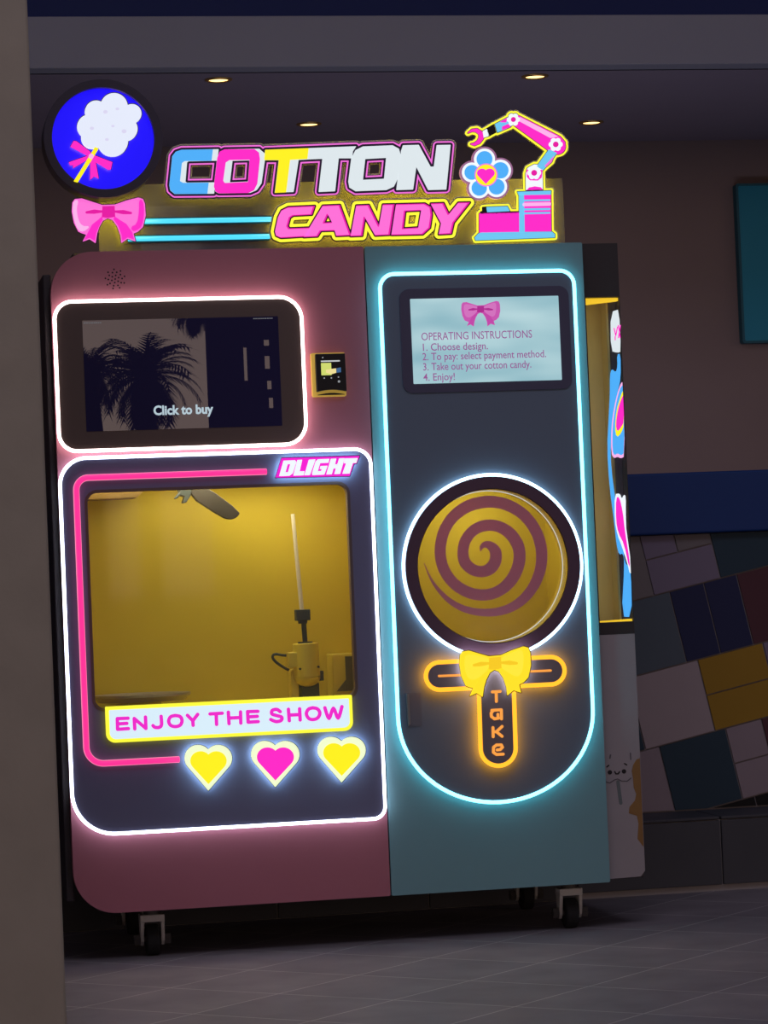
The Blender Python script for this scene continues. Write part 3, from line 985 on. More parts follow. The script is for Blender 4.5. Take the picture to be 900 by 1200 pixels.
# --- name badge
cdl = crop(320, 530, 8.571)
def dl_letters():
    out = []
    # each letter in a slanted box (0..1 wide, 0..1 high) between baseline and top
    def quad(bl, br, tr, tl_):
        def f(u, v):
            x = (bl[0] * (1 - u) + br[0] * u) * (1 - v) + (tl_[0] * (1 - u) + tr[0] * u) * v
            y = (bl[1] * (1 - u) + br[1] * u) * (1 - v) + (tl_[1] * (1 - u) + tr[1] * u) * v
            return (x, y)
        return f
    def add(f, *loops):
        out.append([cdl([f(u, v) for u, v in l]) for l in loops])
    D = quad((65, 238), (190, 233), (238, 80), (105, 86))
    add(D, [(0, 0), (.8, 0), (1, .15), (1, .88), (.86, 1), (0.02, 1)], [(.38, .22), (.62, .22), (.62, .78), (.38, .78)])
    L = quad((207, 233), (308, 229), (348, 74), (246, 79))
    add(L, [(0, 0), (1, 0), (.95, .24), (.48, .24), (.44, 1), (0, 1)])
    I = quad((318, 229), (372, 227), (424, 73), (362, 76))
    add(I, [(0, 0), (.95, 0), (1, 1), (0, 1)])
    G = quad((390, 228), (520, 222), (566, 68), (436, 73))
    add(G, [(.06, 0), (.95, 0), (1, .55), (.5, .55), (.5, .38), (.66, .38), (.66, .22), (.36, .22), (.36, .77), (1, .77), (.98, 1), (.12, 1), (0, .86), (0, .12)])
    H = quad((538, 221), (672, 215), (716, 62), (584, 67))
    add(H, [(0, 0), (.38, 0), (.38, .38), (.6, .38), (.6, 0), (1, 0), (1, 1), (.62, 1), (.62, .62), (.4, .62), (.38, 1), (0, 1)])
    T = quad((712, 215), (770, 212), (815, 95), (757, 97))
    out.append([cdl([(700, 214), (768, 211), (800, 106), (836, 104), (848, 60), (722, 64), (714, 108), (738, 108)])])
    return out
DLp = dl_letters()
badge_out = Art(polys=[cdl([(88, 58), (870, 36), (838, 112), (812, 114), (770, 238), (28, 254)])], res=5)
badge = art_plate('name_badge', badge_out, 0.0, -0.040, -0.032, glow('badge_magenta', rgb(240, 30, 206), 1.0), win)
badge.parent = machine; badge.location = -WPOS[machine.name]
art_plate('badge_edge', badge_out, 0.9, -0.0335, -0.0322, m_edge, badge)
art_plate('badge_backlight', badge_out, 0.2, -0.0318, -0.0295, m_halo_white, badge)
for p in DLp:
    art_plate('letter', Art(polys=[p], res=6), 0.25, -0.0425, -0.0395, m_whiteb, badge)

# --- show banner
bq = [(123.5, 829.0), (413, 813.6), (413, 855.5), (125, 871.5)]
bz1 = (P(*bq[0], -.03)[1] + P(*bq[1], -.03)[1]) / 2; bz0 = (P(*bq[2], -.03)[1] + P(*bq[3], -.03)[1]) / 2
bx0 = P(124.3, 850, -.03)[0]; bx1 = P(413.2, 834, -.03)[0]
ban = plate('show_banner', [rrect(bx0, bx1, bz0, bz1, (0.003, 0.003, 0.022, 0.022))], -0.030, -0.016, m_yellem, machine, bevel=0.001)
plate('banner_face', [rrect(bx0 + 0.0085, bx1 - 0.0085, bz0 + 0.0085, bz1 - 0.0085, (0.002, 0.002, 0.015, 0.015))], -0.0318, -0.0295, glow('banner_white', rgb(214, 236, 248), 1.0), ban)
cea = crop(120, 810, 6.0); ceb = crop(265, 805, 5.806)
SW = 4.1
LET = [
    (cea, [[(180, 190), (105, 193), (107, 268), (183, 263)], [(108, 230), (172, 226)]]),
    (cea, [[(228, 265), (224, 192), (306, 262), (303, 182)]]),
    (cea, [[(413, 177), (416, 235), (400, 254), (370, 254), (356, 242)]]),
    (cea, [[(512, 171), (480, 180), (466, 210), (480, 240), (514, 249), (548, 238), (560, 206), (546, 178), (512, 171)]]),
    (cea, [[(598, 170), (636, 208), (670, 163)], [(636, 208), (638, 240)]]),
    (cea, [[(757, 160), (842, 155)], [(800, 158), (803, 234)]]),
    (ceb, [[(15, 172), (20, 250)], [(98, 170), (100, 246)], [(18, 212), (98, 208)]]),
    (ceb, [[(216, 166), (146, 168), (150, 240), (218, 236)], [(148, 204), (212, 200)]]),
    (ceb, [[(368, 168), (345, 153), (314, 160), (312, 184), (345, 195), (378, 206), (374, 228), (340, 236), (304, 222)]]),
    (ceb, [[(424, 152), (430, 230)], [(500, 149), (504, 225)], [(428, 192), (500, 188)]]),
    (ceb, [[(590, 142), (560, 152), (546, 182), (562, 214), (592, 222), (624, 210), (638, 178), (622, 150), (590, 142)]]),
    (ceb, [[(672, 142), (700, 214), (730, 145), (762, 212), (788, 134)]])]
for c_, st_ in LET:
    art_plate('letter', Art(strokes=[(c_([(q[0], q[1]) for q in catmull([(a, b) for a, b in s], 4)] if len(s) > 4 else s), SW) for s in st_], res=5), 0.0, -0.0335, -0.0312, glow('banner_magenta', rgb(236, 40, 200), 1.0), ban)


def heart_art(x0, y0, x1, y1, res=4):
    w, h = x1 - x0, y1 - y0
    c1, c2, r = (.285, .295), (.715, .295), .285
    tip = (.5, .985)
    pts = []
    # tangent points
    for c, s in ((c1, 1), (c2, -1)):
        d = math.hypot(tip[0] - c[0], tip[1] - c[1]); b = math.atan2(c[1] - tip[1], c[0] - tip[0])
        a = math.asin(r / d); L = math.sqrt(d * d - r * r)
        ang = b - a * s
        pts.append((tip[0] + L * math.cos(ang), tip[1] + L * math.sin(ang)))
    poly = [pts[0], tip, pts[1], c2, (.5, .2), c1]
    S = lambda p: (x0 + p[0] * w, y0 + p[1] * h)
    n = 40
    circ = [[S((c[0] + r * math.cos(2 * math.pi * k / n), c[1] + r * math.sin(2 * math.pi * k / n))) for k in range(n)] for c in (c1, c2)]
    return Art(polys=[[S(p) for p in poly]] + circ, res=res)


for hx0, hy0, hx1, hy1, m_ in ((216.6, 872.5, 272.0, 927.3, m_yel), (294.6, 867.8, 351, 923.2, m_mag), (372.4, 863.0, 428.6, 917.7, m_yel)):
    A_ = heart_art(hx0, hy0, hx1, hy1)
    h_ = art_plate('heart_light', A_, 0.0, -0.042, -0.032, m_cream, machine)
    art_plate('heart_edge', A_, 0.7, -0.034, -0.0322, mat('heart_edge_dark', rgb(50, 60, 70), 0.4), h_)
    art_plate('heart_backlight', A_, -0.3, -0.0318, -0.0295, m_halo_white, h_)
    w_ = hx1 - hx0
    B_ = heart_art(hx0 + w_ * .115, hy0 + w_ * .135, hx1 - w_ * .115, hy1 - w_ * .14)
    art_plate('heart_face', B_, 0.0, -0.0435, -0.0415, m_, h_)

# --- right (teal) door
rcx, rcz = P(574.8, 663.5, 0)
RR = (P(640, 660, 0)[0] - P(510, 664, 0)[0]) / 130 * 103.3
RI = RR * 88.0 / 103.3
teal = plate('teal_door', [rrect(XS + 0.0015, MX1, MZ0, MZ1, 0.004), circle(rcx, rcz, RI + 0.010)], 0.0, 0.034, m_teal, machine, bevel=0.003)
ex0, ex1, ez0, ez1 = R_((454.5, 560), (679.5, 560), (560, 321.3), (577, 938.5))
half = (ex1 - ex0) / 2
capz = P(577, 836, 0)[1]
def stadium(off):
    top = rrect(ex0 - off, ex1 + off, ez0, ez1 + off, (0.034 + off, 0.034 + off, 0, 0), 10)
    top = [p for p in top if p[1] > capz]
    bot = []
    for k in range(0, 41):
        a = -math.pi * k / 40
        bot.append(((ex0 + ex1) / 2 + (half + off) * math.cos(a), capz + (capz - ez0 + off) * math.sin(a)))
    return top + bot
panel = plate('door_panel', [stadium(-0.002), circle(rcx, rcz, RI + 0.009)], -0.018, 0.001, m_darkpanel2, machine, bevel=0.0015)
tube('led_frame', to3(stadium(0.003), -0.0165), 0.0046, m_led_cyan, panel, closed=True)
# instruction screen
qx0, qx1, qz0, qz1 = R_((468, 400), (666, 396), (560, 338), (570, 459))
ins = plate('instruction_screen', [rrect(qx0, qx1, qz0, qz1, 0.026)], -0.0215, -0.0175, mat('screen_frame', rgb(84, 84, 112), 0.5), machine, bevel=0.003)
sx0, sx1, sz0, sz1 = R_((480.6, 402), (653.8, 396), (565, 349.6), (570, 448.4))
def display_mat():
    m = bpy.data.materials.new('display_white')
    m.use_nodes = True
    n, l = m.node_tree.nodes, m.node_tree.links
    b = n['Principled BSDF']
    b.inputs['Base Color'].default_value = rgb(40, 50, 54); b.inputs['Roughness'].default_value = 0.4
    tc = n.new('ShaderNodeTexCoord'); nz = n.new('ShaderNodeTexNoise')
    nz.inputs['Scale'].default_value = 7; nz.inputs['Detail'].default_value = 1
    mp = n.new('ShaderNodeMapping'); mp.inputs['Scale'].default_value = (0.7, 1, 2.4)
    l.new(tc.outputs['Object'], mp.inputs[0]); l.new(mp.outputs[0], nz.inputs['Vector'])
    r = n.new('ShaderNodeValToRGB')
    r.color_ramp.elements[0].position = 0.3; r.color_ramp.elements[0].color = rgb(138, 182, 194)
    r.color_ramp.elements[1].position = 0.7; r.color_ramp.elements[1].color = rgb(180, 212, 218)
    l.new(nz.outputs[0], r.inputs[0]); l.new(r.outputs[0], b.inputs['Emission Color'])
    b.inputs['Emission Strength'].default_value = 1.0
    return m
plate('display', [rrect(sx0, sx1, sz0, sz1, 0.002)], -0.0225, -0.021, display_mat(), ins)
m_ptext = glow('print_plum', rgb(146, 84, 142), 1.0)
for txt, a, b, cap, bo in (('OPERATING INSTRUCTIONS', (493.8, 399.5), (623.2, 395.3), 0.0195, 0.0), ('1. Choose design.', (495.5, 411.4), (571.5, 409.2), 0.0185, 0.004), ('2. To pay: select payment method.', (495, 423.0), (639.6, 418.0), 0.0185, 0.004),
                       ('3. Take out your cotton candy.', (495.8, 434.6), (622.3, 430.4), 0.0185, 0.004), ('4. Enjoy!', (496, 446.4), (532.8, 445.4), 0.0185, 0.004)):
    A_ = P(*a, -0.02); B_ = P(*b, -0.02)
    text_obj('instruction_line', txt, A_[0], (A_[1] + B_[1]) / 2, -0.0227, B_[0] - A_[0], cap, m_ptext, ins, bold=bo)

# --- bows (drawn once, fitted three times)
BOW = [(215, 818), (262, 814), (330, 836), (400, 858), (485, 855), (560, 828), (640, 808), (672, 818), (685, 850), (690, 930), (672, 1005), (640, 1035), (608, 1048), (622, 1100), (570, 1082), (528, 1112), (522, 1060), (500, 1000), (470, 958), (437, 945), (405, 962), (380, 1005), (365, 1050), (355, 1112), (315, 1085), (268, 1102), (292, 1055), (262, 1045), (240, 1035), (210, 975), (196, 900), (200, 840)]
BX0, BY0, BX1, BY1 = 196, 808, 690, 1112
def bowfit(x0, y0, x1, y1, tilt=0.0):
    def f(pts):
        return [(x0 + (a - BX0) / (BX1 - BX0) * (x1 - x0), y0 + (b - BY0) / (BY1 - BY0) * (y1 - y0) + tilt * ((a - BX0) / (BX1 - BX0) - .5)) for a, b in pts]
    return f
def bow(name, f, yf, th, mats, parent, res=3, halo=None, edge=None, edge_off=1.0):
    """mats: outer shade, lobe face, knot/fold, tails"""
    A_ = Art(polys=[f(BOW)], res=res)
    k = 1.0
    o = art_plate(name, A_, 0.0, yf, yf + th, mats[0], parent)
    if edge: art_plate('bow_edge', A_, edge_off, yf + th - 0.003, yf + th + 0.0005, edge, o)
    if halo: art_plate('bow_backlight', A_, -1.0, yf + th + 0.001, yf + th + 0.003, halo, o)
    lob1 = chaikin([(242, 835), (330, 850), (405, 872), (400, 935), (330, 990), (285, 1003), (250, 985), (232, 930), (228, 870)], 2)
    lob2 = chaikin([(480, 872), (560, 842), (630, 822), (640, 880), (632, 960), (605, 1000), (560, 985), (480, 935)], 2)
    art_plate('bow_loop', Art(polys=[f(lob1)], res=res * 1.5), 0, yf - 0.0008, yf + 0.001, mats[1], o)
    art_plate('bow_loop', Art(polys=[f(lob2)], res=res * 1.5), 0, yf - 0.0008, yf + 0.001, mats[1], o)
    art_plate('bow_tails', Art(polys=[f([(398, 935), (330, 990), (300, 1048), (275, 1095), (315, 1078), (350, 1100), (360, 1045), (378, 1000), (402, 958)]), f([(482, 935), (560, 985), (600, 1040), (612, 1090), (570, 1075), (533, 1100), (527, 1055), (504, 996), (474, 953)])], res=res * 1.5), 0, yf - 0.0006, yf + 0.001, mats[3], o)
    art_plate('bow_knot', Art(polys=[f([(400, 866), (482, 864), (486, 938), (437, 945), (396, 940)])], strokes=[(f([(295, 908), (345, 903), (400, 902)]), [(f([(0, 24), (0, 0)])[0][1] - f([(0, 0)])[0][1]) * v for v in (.7, 1.2, .6)]), (f([(482, 902), (540, 906), (590, 912)]), [(f([(0, 24), (0, 0)])[0][1] - f([(0, 0)])[0][1]) * v for v in (.6, 1.2, .7)])], res=res * 1.5), 0, yf - 0.0016, yf + 0.001, mats[2], o)
    return o
m_pr1, m_pr2, m_pr3, m_pr4 = glow('print_bow_edge', rgb(196, 84, 172), 1), glow('print_bow_face', rgb(206, 112, 186), 1), glow('print_bow_knot', rgb(170, 40, 140), 1), glow('print_bow_tail', rgb(190, 70, 165), 1)
bow('printed_bow', bowfit(540.5, 353.0, 586.3, 382.6, -1.0), -0.0232, 0.0008, (m_pr1, m_pr2, m_pr3, m_pr4), ins, res=6)

# --- round window (lollipop)
ring = plate('round_window', [circle(rcx, rcz, RR - 0.003, 96), circle(rcx, rcz, RI, 96)], -0.034, -0.0175, m_plum, machine, bevel=0.002)
tube('led_ring', to3(circle(rcx, rcz, RR + 0.0015, 96), -0.028), 0.0040, glow('led_ring_white', (0.50, 0.80, 1.0, 1), 4.4), ring, closed=True)
# inner tunnel and chamber
bm = bmesh.new()
N = 96
for k in range(N):
    a0, a1 = 2 * math.pi * k / N, 2 * math.pi * (k + 1) / N
    for (r0, y0), (r1, y1) in (((RI - .0015, -0.0295), (RI - .0015, 0.05)), ((RI - .0015, 0.05), (RI + .006, 0.05)), ((RI + .006, 0.05), (RI + .006, -0.013))):
        bm.faces.new([bm.verts.new((rcx + r * math.cos(a), y, rcz + r * math.sin(a))) for r, y, a in ((r0, y0, a0), (r0, y0, a1), (r1, y1, a1), (r1, y1, a0))])
bmesh.ops.remove_doubles(bm, verts=bm.verts, dist=1e-6)
finish('window_tunnel', bm, mat('tunnel_yellow', rgb(226, 200, 70), 0.4), ring, smooth=False)
bm = bmesh.new()
hx0_, hx1_, hz0_, hz1_, hy1_ = rcx - RI - 0.03, rcx + RI + 0.03, rcz - RI - 0.03, rcz + RI + 0.05, 0.32
add_box(bm, hx0_ - .01, hx0_, 0.036, hy1_, hz0_, hz1_)
add_box(bm, hx1_, hx1_ + .01, 0.036, hy1_, hz0_, hz1_)
add_box(bm, hx0_ - .01, hx1_ + .01, hy1_, hy1_ + .01, hz0_, hz1_)
add_box(bm, hx0_ - .01, hx1_ + .01, 0.036, hy1_ + .01, hz1_, hz1_ + .01)
add_box(bm, hx0_ - .01, hx1_ + .01, 0.036, hy1_ + .01, hz0_ - .01, hz0_)
pick = finish('pickup_chamber', bm, m_yellow_in, machine)
area_light('pickup_chamber_lamp', (rcx, 0.14, hz1_ - 0.012), (rcx, 0.22, rcz - 0.1), 0.2, 0.1, 0.62, (1.0, 0.95, 0.70))
pane = plate('window_glass', [circle(rcx, rcz, RI - 0.002, 96)], -0.0225, -0.0195, m_glass, ring)
cw = crop(440, 540, 2.857)
spir = [(352, 303, 2), (356, 288, 14), (370, 280, 22), (388, 286, 30), (402, 305, 38), (402, 335, 40), (386, 360, 40), (358, 371, 38), (325, 364, 38), (300, 340, 38), (293, 305, 37), (302, 265, 36), (330, 232, 37), (370, 216, 38), (415, 221, 38), (455, 248, 40), (480, 292, 40), (480, 345, 40), (458, 395, 40), (420, 432, 38), (370, 449, 38), (315, 442, 38), (264, 412, 37), (230, 365, 37), (217, 310, 37), (226, 245, 37), (258, 190, 38), (310, 152, 40), (375, 137, 40), (440, 147, 39), (500, 184, 38), (541, 243, 38), (557, 310, 38), (549, 375, 36), (520, 435, 34), (474, 480, 31), (420, 503, 28), (360, 508, 25), (300, 497, 22), (250, 470, 18), (212, 433, 12), (184, 392, 7), (163, 342, 1.5)]
sp_ = catmull(spir, 3)
m_spiral = sheet_mat('mauve_vinyl', 0.45, rgb(240, 180, 196), 0.02)
m_spiral.node_tree.nodes['Transparent BSDF'].inputs[0].default_value = (0.80, 0.44, 1.0, 1)
tube('glass_edge_glint', to3(circle(rcx, rcz, RI - 0.0036, 96), 0.012), 0.0011, glow('rim_glint', rgb(206, 212, 214), 1.0), ring, closed=True)  # reflected line on the acrylic rim, put in as a glowing ring
art_plate('spiral_decal', Art(strokes=[(cw([(q[0], q[1]) for q in sp_]), [max(float(q[2]), 1.0) / 2.857 for q in sp_])], res=3), 0, -0.0238, -0.0226, m_spiral, pane)

# --- TAKE sign: cross shaped pick-up handle with gold bow
ctk = crop(480, 750, 4.5)
pill = Art(strokes=[(ctk([(160, 190), (745, 162)]), 122 / 4.5), (ctk([(456, 190), (468, 572)]), 160 / 4.5)], res=3)
take = art_plate('take_sign', pill, 0.0, -0.048, -0.040, mat('take_dark', rgb(140, 128, 136), 0.5), machine)
art_plate('orange_outline', pill, 5.0, -0.0425, -0.0385, m_orange, take)
art_plate('orange_backlight', pill, 4.9, -0.0383, -0.0355, glow('halo_orange', (1.0, 0.36, 0.02, 1), 6.0), take)
art_plate('slot_line', Art(strokes=[(ctk([(156, 190), (300, 184)]), 12 / 4.5)], res=6), 0, -0.0492, -0.0475, m_orange_line, take)
art_plate('slot_line', Art(strokes=[(ctk([(610, 167), (744, 161)]), 12 / 4.5)], res=6), 0, -0.0492, -0.0475, m_orange_line, take)
w_ = 15 / 4.5
for st_ in ([[(437, 274), (478, 271)], [(457, 276), (458, 324)]],
            [[(434, 371), (484, 368), (485, 416)], [(470, 412), (448, 416), (432, 404), (430, 386), (440, 374)], [(466, 392), (467, 410)]],
            [[(440, 462), (441, 510)], [(488, 456), (458, 484), (488, 508)], [(458, 484), (452, 484)]],
            [[(494, 602), (458, 604), (442, 592), (443, 566), (458, 554), (484, 553), (490, 566), (478, 578), (462, 580)]]):
    art_plate('letter', Art(strokes=[(ctk(s), w_) for s in st_], res=6), 0, -0.0492, -0.0475, m_orange_line, take)
bow('gold_bow', bowfit(538.8, 759.5, 622.3, 815.8, -5.0), -0.072, 0.010, (m_goldbow, glow('lit_gold_face', rgb(255, 230, 60), 1), m_goldbow_d, m_goldbow), machine, res=3, halo=glow('halo_bow_white', (0.9, 0.9, 1.0, 1), 5.0), edge=mat('bow_edge_brown', rgb(84, 62, 26), 0.4), edge_off=0.9)
# recessed lock pull
hx, hz1h = P(480.5, 812, -.014); _, hz0h = P(480.5, 851, -.014)
pull = plate('door_pull', [rrect(hx - 0.012, hx + 0.026, hz0h, hz1h, 0.002)], -0.0205, -0.0175, mat('pull_plate', rgb(110, 118, 134), 0.35), machine, bevel=0.001)
plate('pull_lip', [[(hx - 0.012, hz1h - 0.001), (hx - 0.006, hz1h - 0.002), (hx - 0.005, hz0h + 0.006), (hx - 0.010, hz0h + 0.001)]], -0.030, -0.0205, m_chrome, pull)

# --- casters
m_nut = mat('caster_dark', rgb(84, 80, 78), 0.5)
for x, y in ((P(178.5, 1100, 0.09)[0], 0.09), (P(667.5, 1065, 0.09)[0], 0.09), (P(178.5, 1100, 0.09)[0], 0.56), (P(667.5, 1065, 0.09)[0], 0.56)):
    bm = bmesh.new()
    add_box(bm, x - 0.036, x + 0.036, y - 0.03, y + 0.03, 0.112, 0.123)
    add_cyl(bm, (x, y, 0.1), (x, y, 0.114), 0.02, n=20)
    c_ = finish('caster', bm, m_nut, machine, bevel=0.001)
    bm = bmesh.new()
    add_box(bm, x - 0.030, x + 0.030, y - 0.024, y + 0.024, 0.084, 0.102)
    for s in (-1, 1):
        lp = [(y - 0.022, 0.09), (y + 0.022, 0.09), (y + 0.012, 0.036), (y, 0.024), (y - 0.012, 0.036)]
        vs0 = [bm.verts.new((x + s * 0.030, a, b)) for a, b in lp]; vs1 = [bm.verts.new((x + s * 0.021, a, b)) for a, b in lp]
        bm.faces.new(vs0); bm.faces.new(vs1[::-1])
        for i in range(5):
            j = (i + 1) % 5
            bm.faces.new((vs0[i], vs0[j], vs1[j], vs1[i]))
    finish('fork', bm, m_caster_w, c_, bevel=0.002)
    bm = bmesh.new(); add_cyl(bm, (x - 0.016, y, 0.0385), (x + 0.016, y, 0.0385), 0.038, n=32)
    finish('wheel', bm, m_rubber, c_, bevel=0.005)
    bm = bmesh.new()
    add_cyl(bm, (x - 0.042, y, 0.040), (x + 0.042, y, 0.040), 0.008, n=16)
    for s in (-1, 1):
        add_cyl(bm, (x + s * 0.030, y, 0.040), (x + s * 0.045, y, 0.040), 0.014, n=6)
    finish('axle', bm, m_nut, c_)

# ------------------------------------------------------------------ the sign on top
YF = 0.012          # front of the sign letters
# back sheet
bx0_ = P(115, 250, .06)[0]; bx1_ = P(661, 250, .06)[0]
zt1 = P(400, 212.5, .06)[1]
sheet = plate('sign_sheet', [rrect(bx0_, bx1_, MZ1 + 0.001, zt1, 0.003)], 0.062, 0.066, m_sheet, machine)
zt2 = P(240, 241, .05)[1]
plate('front_sheet', [rrect(P(165, 260, .05)[0], P(322, 260, .05)[0], MZ1 + 0.001, zt2, 0.002)], 0.050, 0.053, m_sheet2, sheet)
bm = bmesh.new()
for px in (150, 300, 450, 600):
    x = P(px, 280, .07)[0]
    add_box(bm, x - 0.01, x + 0.01, 0.067, 0.09, MZ1 + 0.001, zt1 - 0.02)
    add_box(bm, x - 0.02, x + 0.02, 0.067, 0.13, MZ1 + 0.0005, MZ1 + 0.006)
finish('sheet_brackets', bm, m_sheet2, sheet)
for (a, b) in (((162, 260.0), (318, 256.5)), ((150, 280.5), (316, 276.5))):
    A_, B_ = P(*a, .04), P(*b, .04)
    z = (A_[1] + B_[1]) / 2
    t_ = tube('neon_bar', [(A_[0], 0.040, z), (B_[0], 0.040, z)], 0.0062, m_neon_cyan, machine)
    plate('bar_channel', [rrect(A_[0], B_[0], z - 0.0095, z + 0.0095, 0.002)], 0.0425, 0.0495, mat('bar_channel_teal', rgb(20, 90, 100), 0.5), t_)

cA = crop(180, 160, 5.294); cB = crop(310, 160, 3.6)
rnd = lambda pts, n=1: pts
# letters: (shadow/white loops, coloured loops, colour)
C_w = [cA([(402, 80), (172, 84), (138, 96), (118, 122), (100, 300), (106, 332), (132, 354), (374, 352), (380, 286), (206, 288), (196, 280), (206, 160), (216, 151), (394, 147)])]
C_c = [cA([(366, 81), (172, 84), (138, 96), (118, 122), (100, 300), (106, 332), (132, 354), (332, 353), (340, 288), (182, 289), (162, 278), (174, 163), (192, 150), (358, 148)])]
O_w = [cA([(440, 81), (412, 95), (397, 130), (376, 310), (385, 338), (405, 350), (600, 347), (640, 330), (668, 290), (690, 140), (686, 104), (655, 77)]), cA([(488, 148), (598, 145), (588, 281), (472, 286)])]
O_c = [cA([(440, 81), (412, 95), (397, 130), (376, 310), (385, 338), (405, 350), (588, 348), (622, 332), (642, 292), (658, 140), (652, 100), (625, 79)]), cA([(470, 144), (598, 142), (588, 283), (440, 290), (430, 275), (446, 160)])]
T1_w = [cB([(4, 57), (185, 50), (180, 95), (143, 97), (122, 232), (45, 235), (62, 98), (0, 98)])]
T1_c = [cB([(4, 57), (185, 50), (180, 93), (107, 97), (90, 234), (45, 236), (62, 98), (0, 98)])]
T2 = [cB([(186, 50), (385, 42), (372, 62), (368, 90), (312, 90), (297, 229), (230, 232), (246, 92), (180, 95)])]
O2 = [cB([(415, 43), (540, 38), (566, 52), (574, 80), (560, 180), (545, 210), (515, 224), (385, 229), (360, 214), (355, 190), (368, 90), (385, 58)]), cB([(424, 93), (515, 88), (506, 179), (414, 184)])]
N1 = [cB([(585, 38), (650, 36), (700, 128), (716, 128), (728, 37), (784, 36), (766, 222), (692, 224), (640, 122), (626, 222), (558, 224), (578, 60)])]
COT = [(C_w, C_c, m_blue, 'blue'), (O_w, O_c, m_mag, 'pink'), (T1_w, T1_c, m_yel, 'yellow'), (T2, None, None, ''), (O2, None, None, ''), (N1, None, None, '')]
allA = Art(polys=[c[0] for c in COT], res=2.6)
sgn = art_plate('cotton_lettering', allA, 5.4, YF + 0.006, YF + 0.016, m_edge, machine)
art_plate('pink_outline', allA, 4.7, YF + 0.0035, YF + 0.007, m_pinkline, sgn)
art_plate('inner_edge', allA, 2.9, YF + 0.001, YF + 0.0045, m_edge, sgn)
art_plate('clear_backing', allA, 7.0, YF + 0.0165, YF + 0.0195, sheet_mat('frosted_edge', 0.45, (0.7, 0.68, 0.75, 1), 0.03), sgn)
art_plate('yellow_backlight', allA, 1.0, YF + 0.039, YF + 0.042, m_halo_yel, sgn)
for w, c, m_, nm in COT:
    l_ = art_plate('letter', Art(polys=[w], res=4), 0.35, YF - 0.002, YF + 0.0015, m_white, sgn)
    if c:
        art_plate('coloured_letter', Art(polys=[c], res=4), 0.35, YF - 0.0032, YF - 0.0015, m_, sgn)
# CANDY
cC = [cB([(212, 293), (100, 298), (72, 312), (58, 340), (45, 400), (50, 418), (70, 427), (190, 420), (206, 384), (105, 388), (98, 378), (108, 342), (122, 333), (200, 329)])]
cAa = [cB([(246, 292), (318, 289), (364, 416), (304, 419), (297, 396), (238, 398), (224, 421), (166, 424)]), cB([(268, 328), (286, 362), (252, 364)])]
cN = [cB([(388, 291), (440, 289), (484, 378), (500, 287), (548, 286), (528, 414), (468, 417), (424, 340), (412, 418), (364, 420)])]
cD = [cB([(556, 286), (676, 283), (702, 298), (706, 330), (698, 385), (668, 412), (536, 415)]), cB([(594, 314), (662, 311), (650, 384), (585, 388)])]
cY = [cB([(702, 283), (755, 281), (778, 328), (818, 279), (866, 278), (798, 364), (788, 409), (736, 412), (746, 366)])]
CAN = [cC, cAa, cN, cD, cY]
allC = Art(polys=CAN, res=3)
cnd = art_plate('candy_lettering', allC, 6.0, YF - 0.004, YF + 0.006, m_edge, machine)
art_plate('yellow_outline', allC, 5.2, YF - 0.0065, YF - 0.003, m_yellem, cnd)
art_plate('inner_edge', allC, 1.7, YF - 0.009, YF - 0.0055, m_edge, cnd)
art_plate('clear_backing', allC, 7.4, YF + 0.0065, YF + 0.0095, MATS['frosted_edge'], cnd)
art_plate('yellow_backlight', allC, 5.0, YF + 0.039, YF + 0.042, m_halo_yel, cnd)
for L_ in CAN:
    art_plate('letter', Art(polys=[L_], res=4), 0.2, YF - 0.011, YF - 0.0085, m_mag_dark, cnd)
    sh = [[(a - 1.0, b + .1) for a, b in l] for l in L_]
    art_plate('letter_face', Art(polys=[sh], res=5), -0.75, YF - 0.0122, YF - 0.0108, m_pinkl, cnd)

# roundel
cR = crop(50, 90, 5.714)
rc = P(*cR([(402, 420)])[0], 0.0); rR = (P(*cR([(745, 420)])[0], 0)[0] - P(*cR([(62, 420)])[0], 0)[0]) / 2
rc2 = rc
rnl = plate('roundel_sign', [circle(rc[0], rc[1], rR * 1.165, 80), circle(rc[0], rc[1], rR, 80)], -0.020, 0.060, mat('roundel_rim', rgb(62, 56, 78), 0.35), machine, bevel=0.003)
plate('blue_disc', [circle(rc[0], rc[1], rR + 0.001, 80)], -0.004, 0.050, m_royal, rnl)
tube('rear_glow', to3(circle(rc[0], rc[1] , rR * 1.10, 64), 0.068), 0.004, glow('rim_rose', (0.9, 0.45, 0.5, 1), 1.2), rnl, closed=True)
cloud = Art(circles=[(cR([p])[0], r / 5.714) for p, r in (((478, 200), 92), ((358, 232), 74), ((598, 246), 64), ((312, 332), 80), ((335, 405), 76), ((470, 430), 102), ((556, 348), 80), ((450, 330), 150), ((400, 290), 90), ((540, 270), 60))], res=3)
cl = art_plate('candy_floss', cloud, 0.0, -0.024, -0.010, glow('floss_white', rgb(226, 232, 248), 1.0), rnl)
art_plate('floss_edge', cloud, 1.0, -0.0125, -0.0105, m_edge, rnl)
bm = bmesh.new()
for p, r in (((420, 235), 2.2), ((500, 215), 1.8), ((330, 345), 2.0), ((545, 365), 2.4), ((430, 420), 1.8), ((470, 330), 1.6)):
    lp = [P(a + r * 1.3 * math.cos(2 * math.pi * k / 14), b + r * math.sin(2 * math.pi * k / 14), -0.024) for (a, b) in [cR([p])[0]] for k in range(14)]
    add_plate(bm, [lp], -0.0246, -0.0235)
finish('floss_specks', bm, glow('floss_pinkish', rgb(216, 212, 236), 1.0), rnl)
art_plate('floss_backlight', cloud, 0.4, -0.0095, -0.0065, m_halo_pink, rnl)
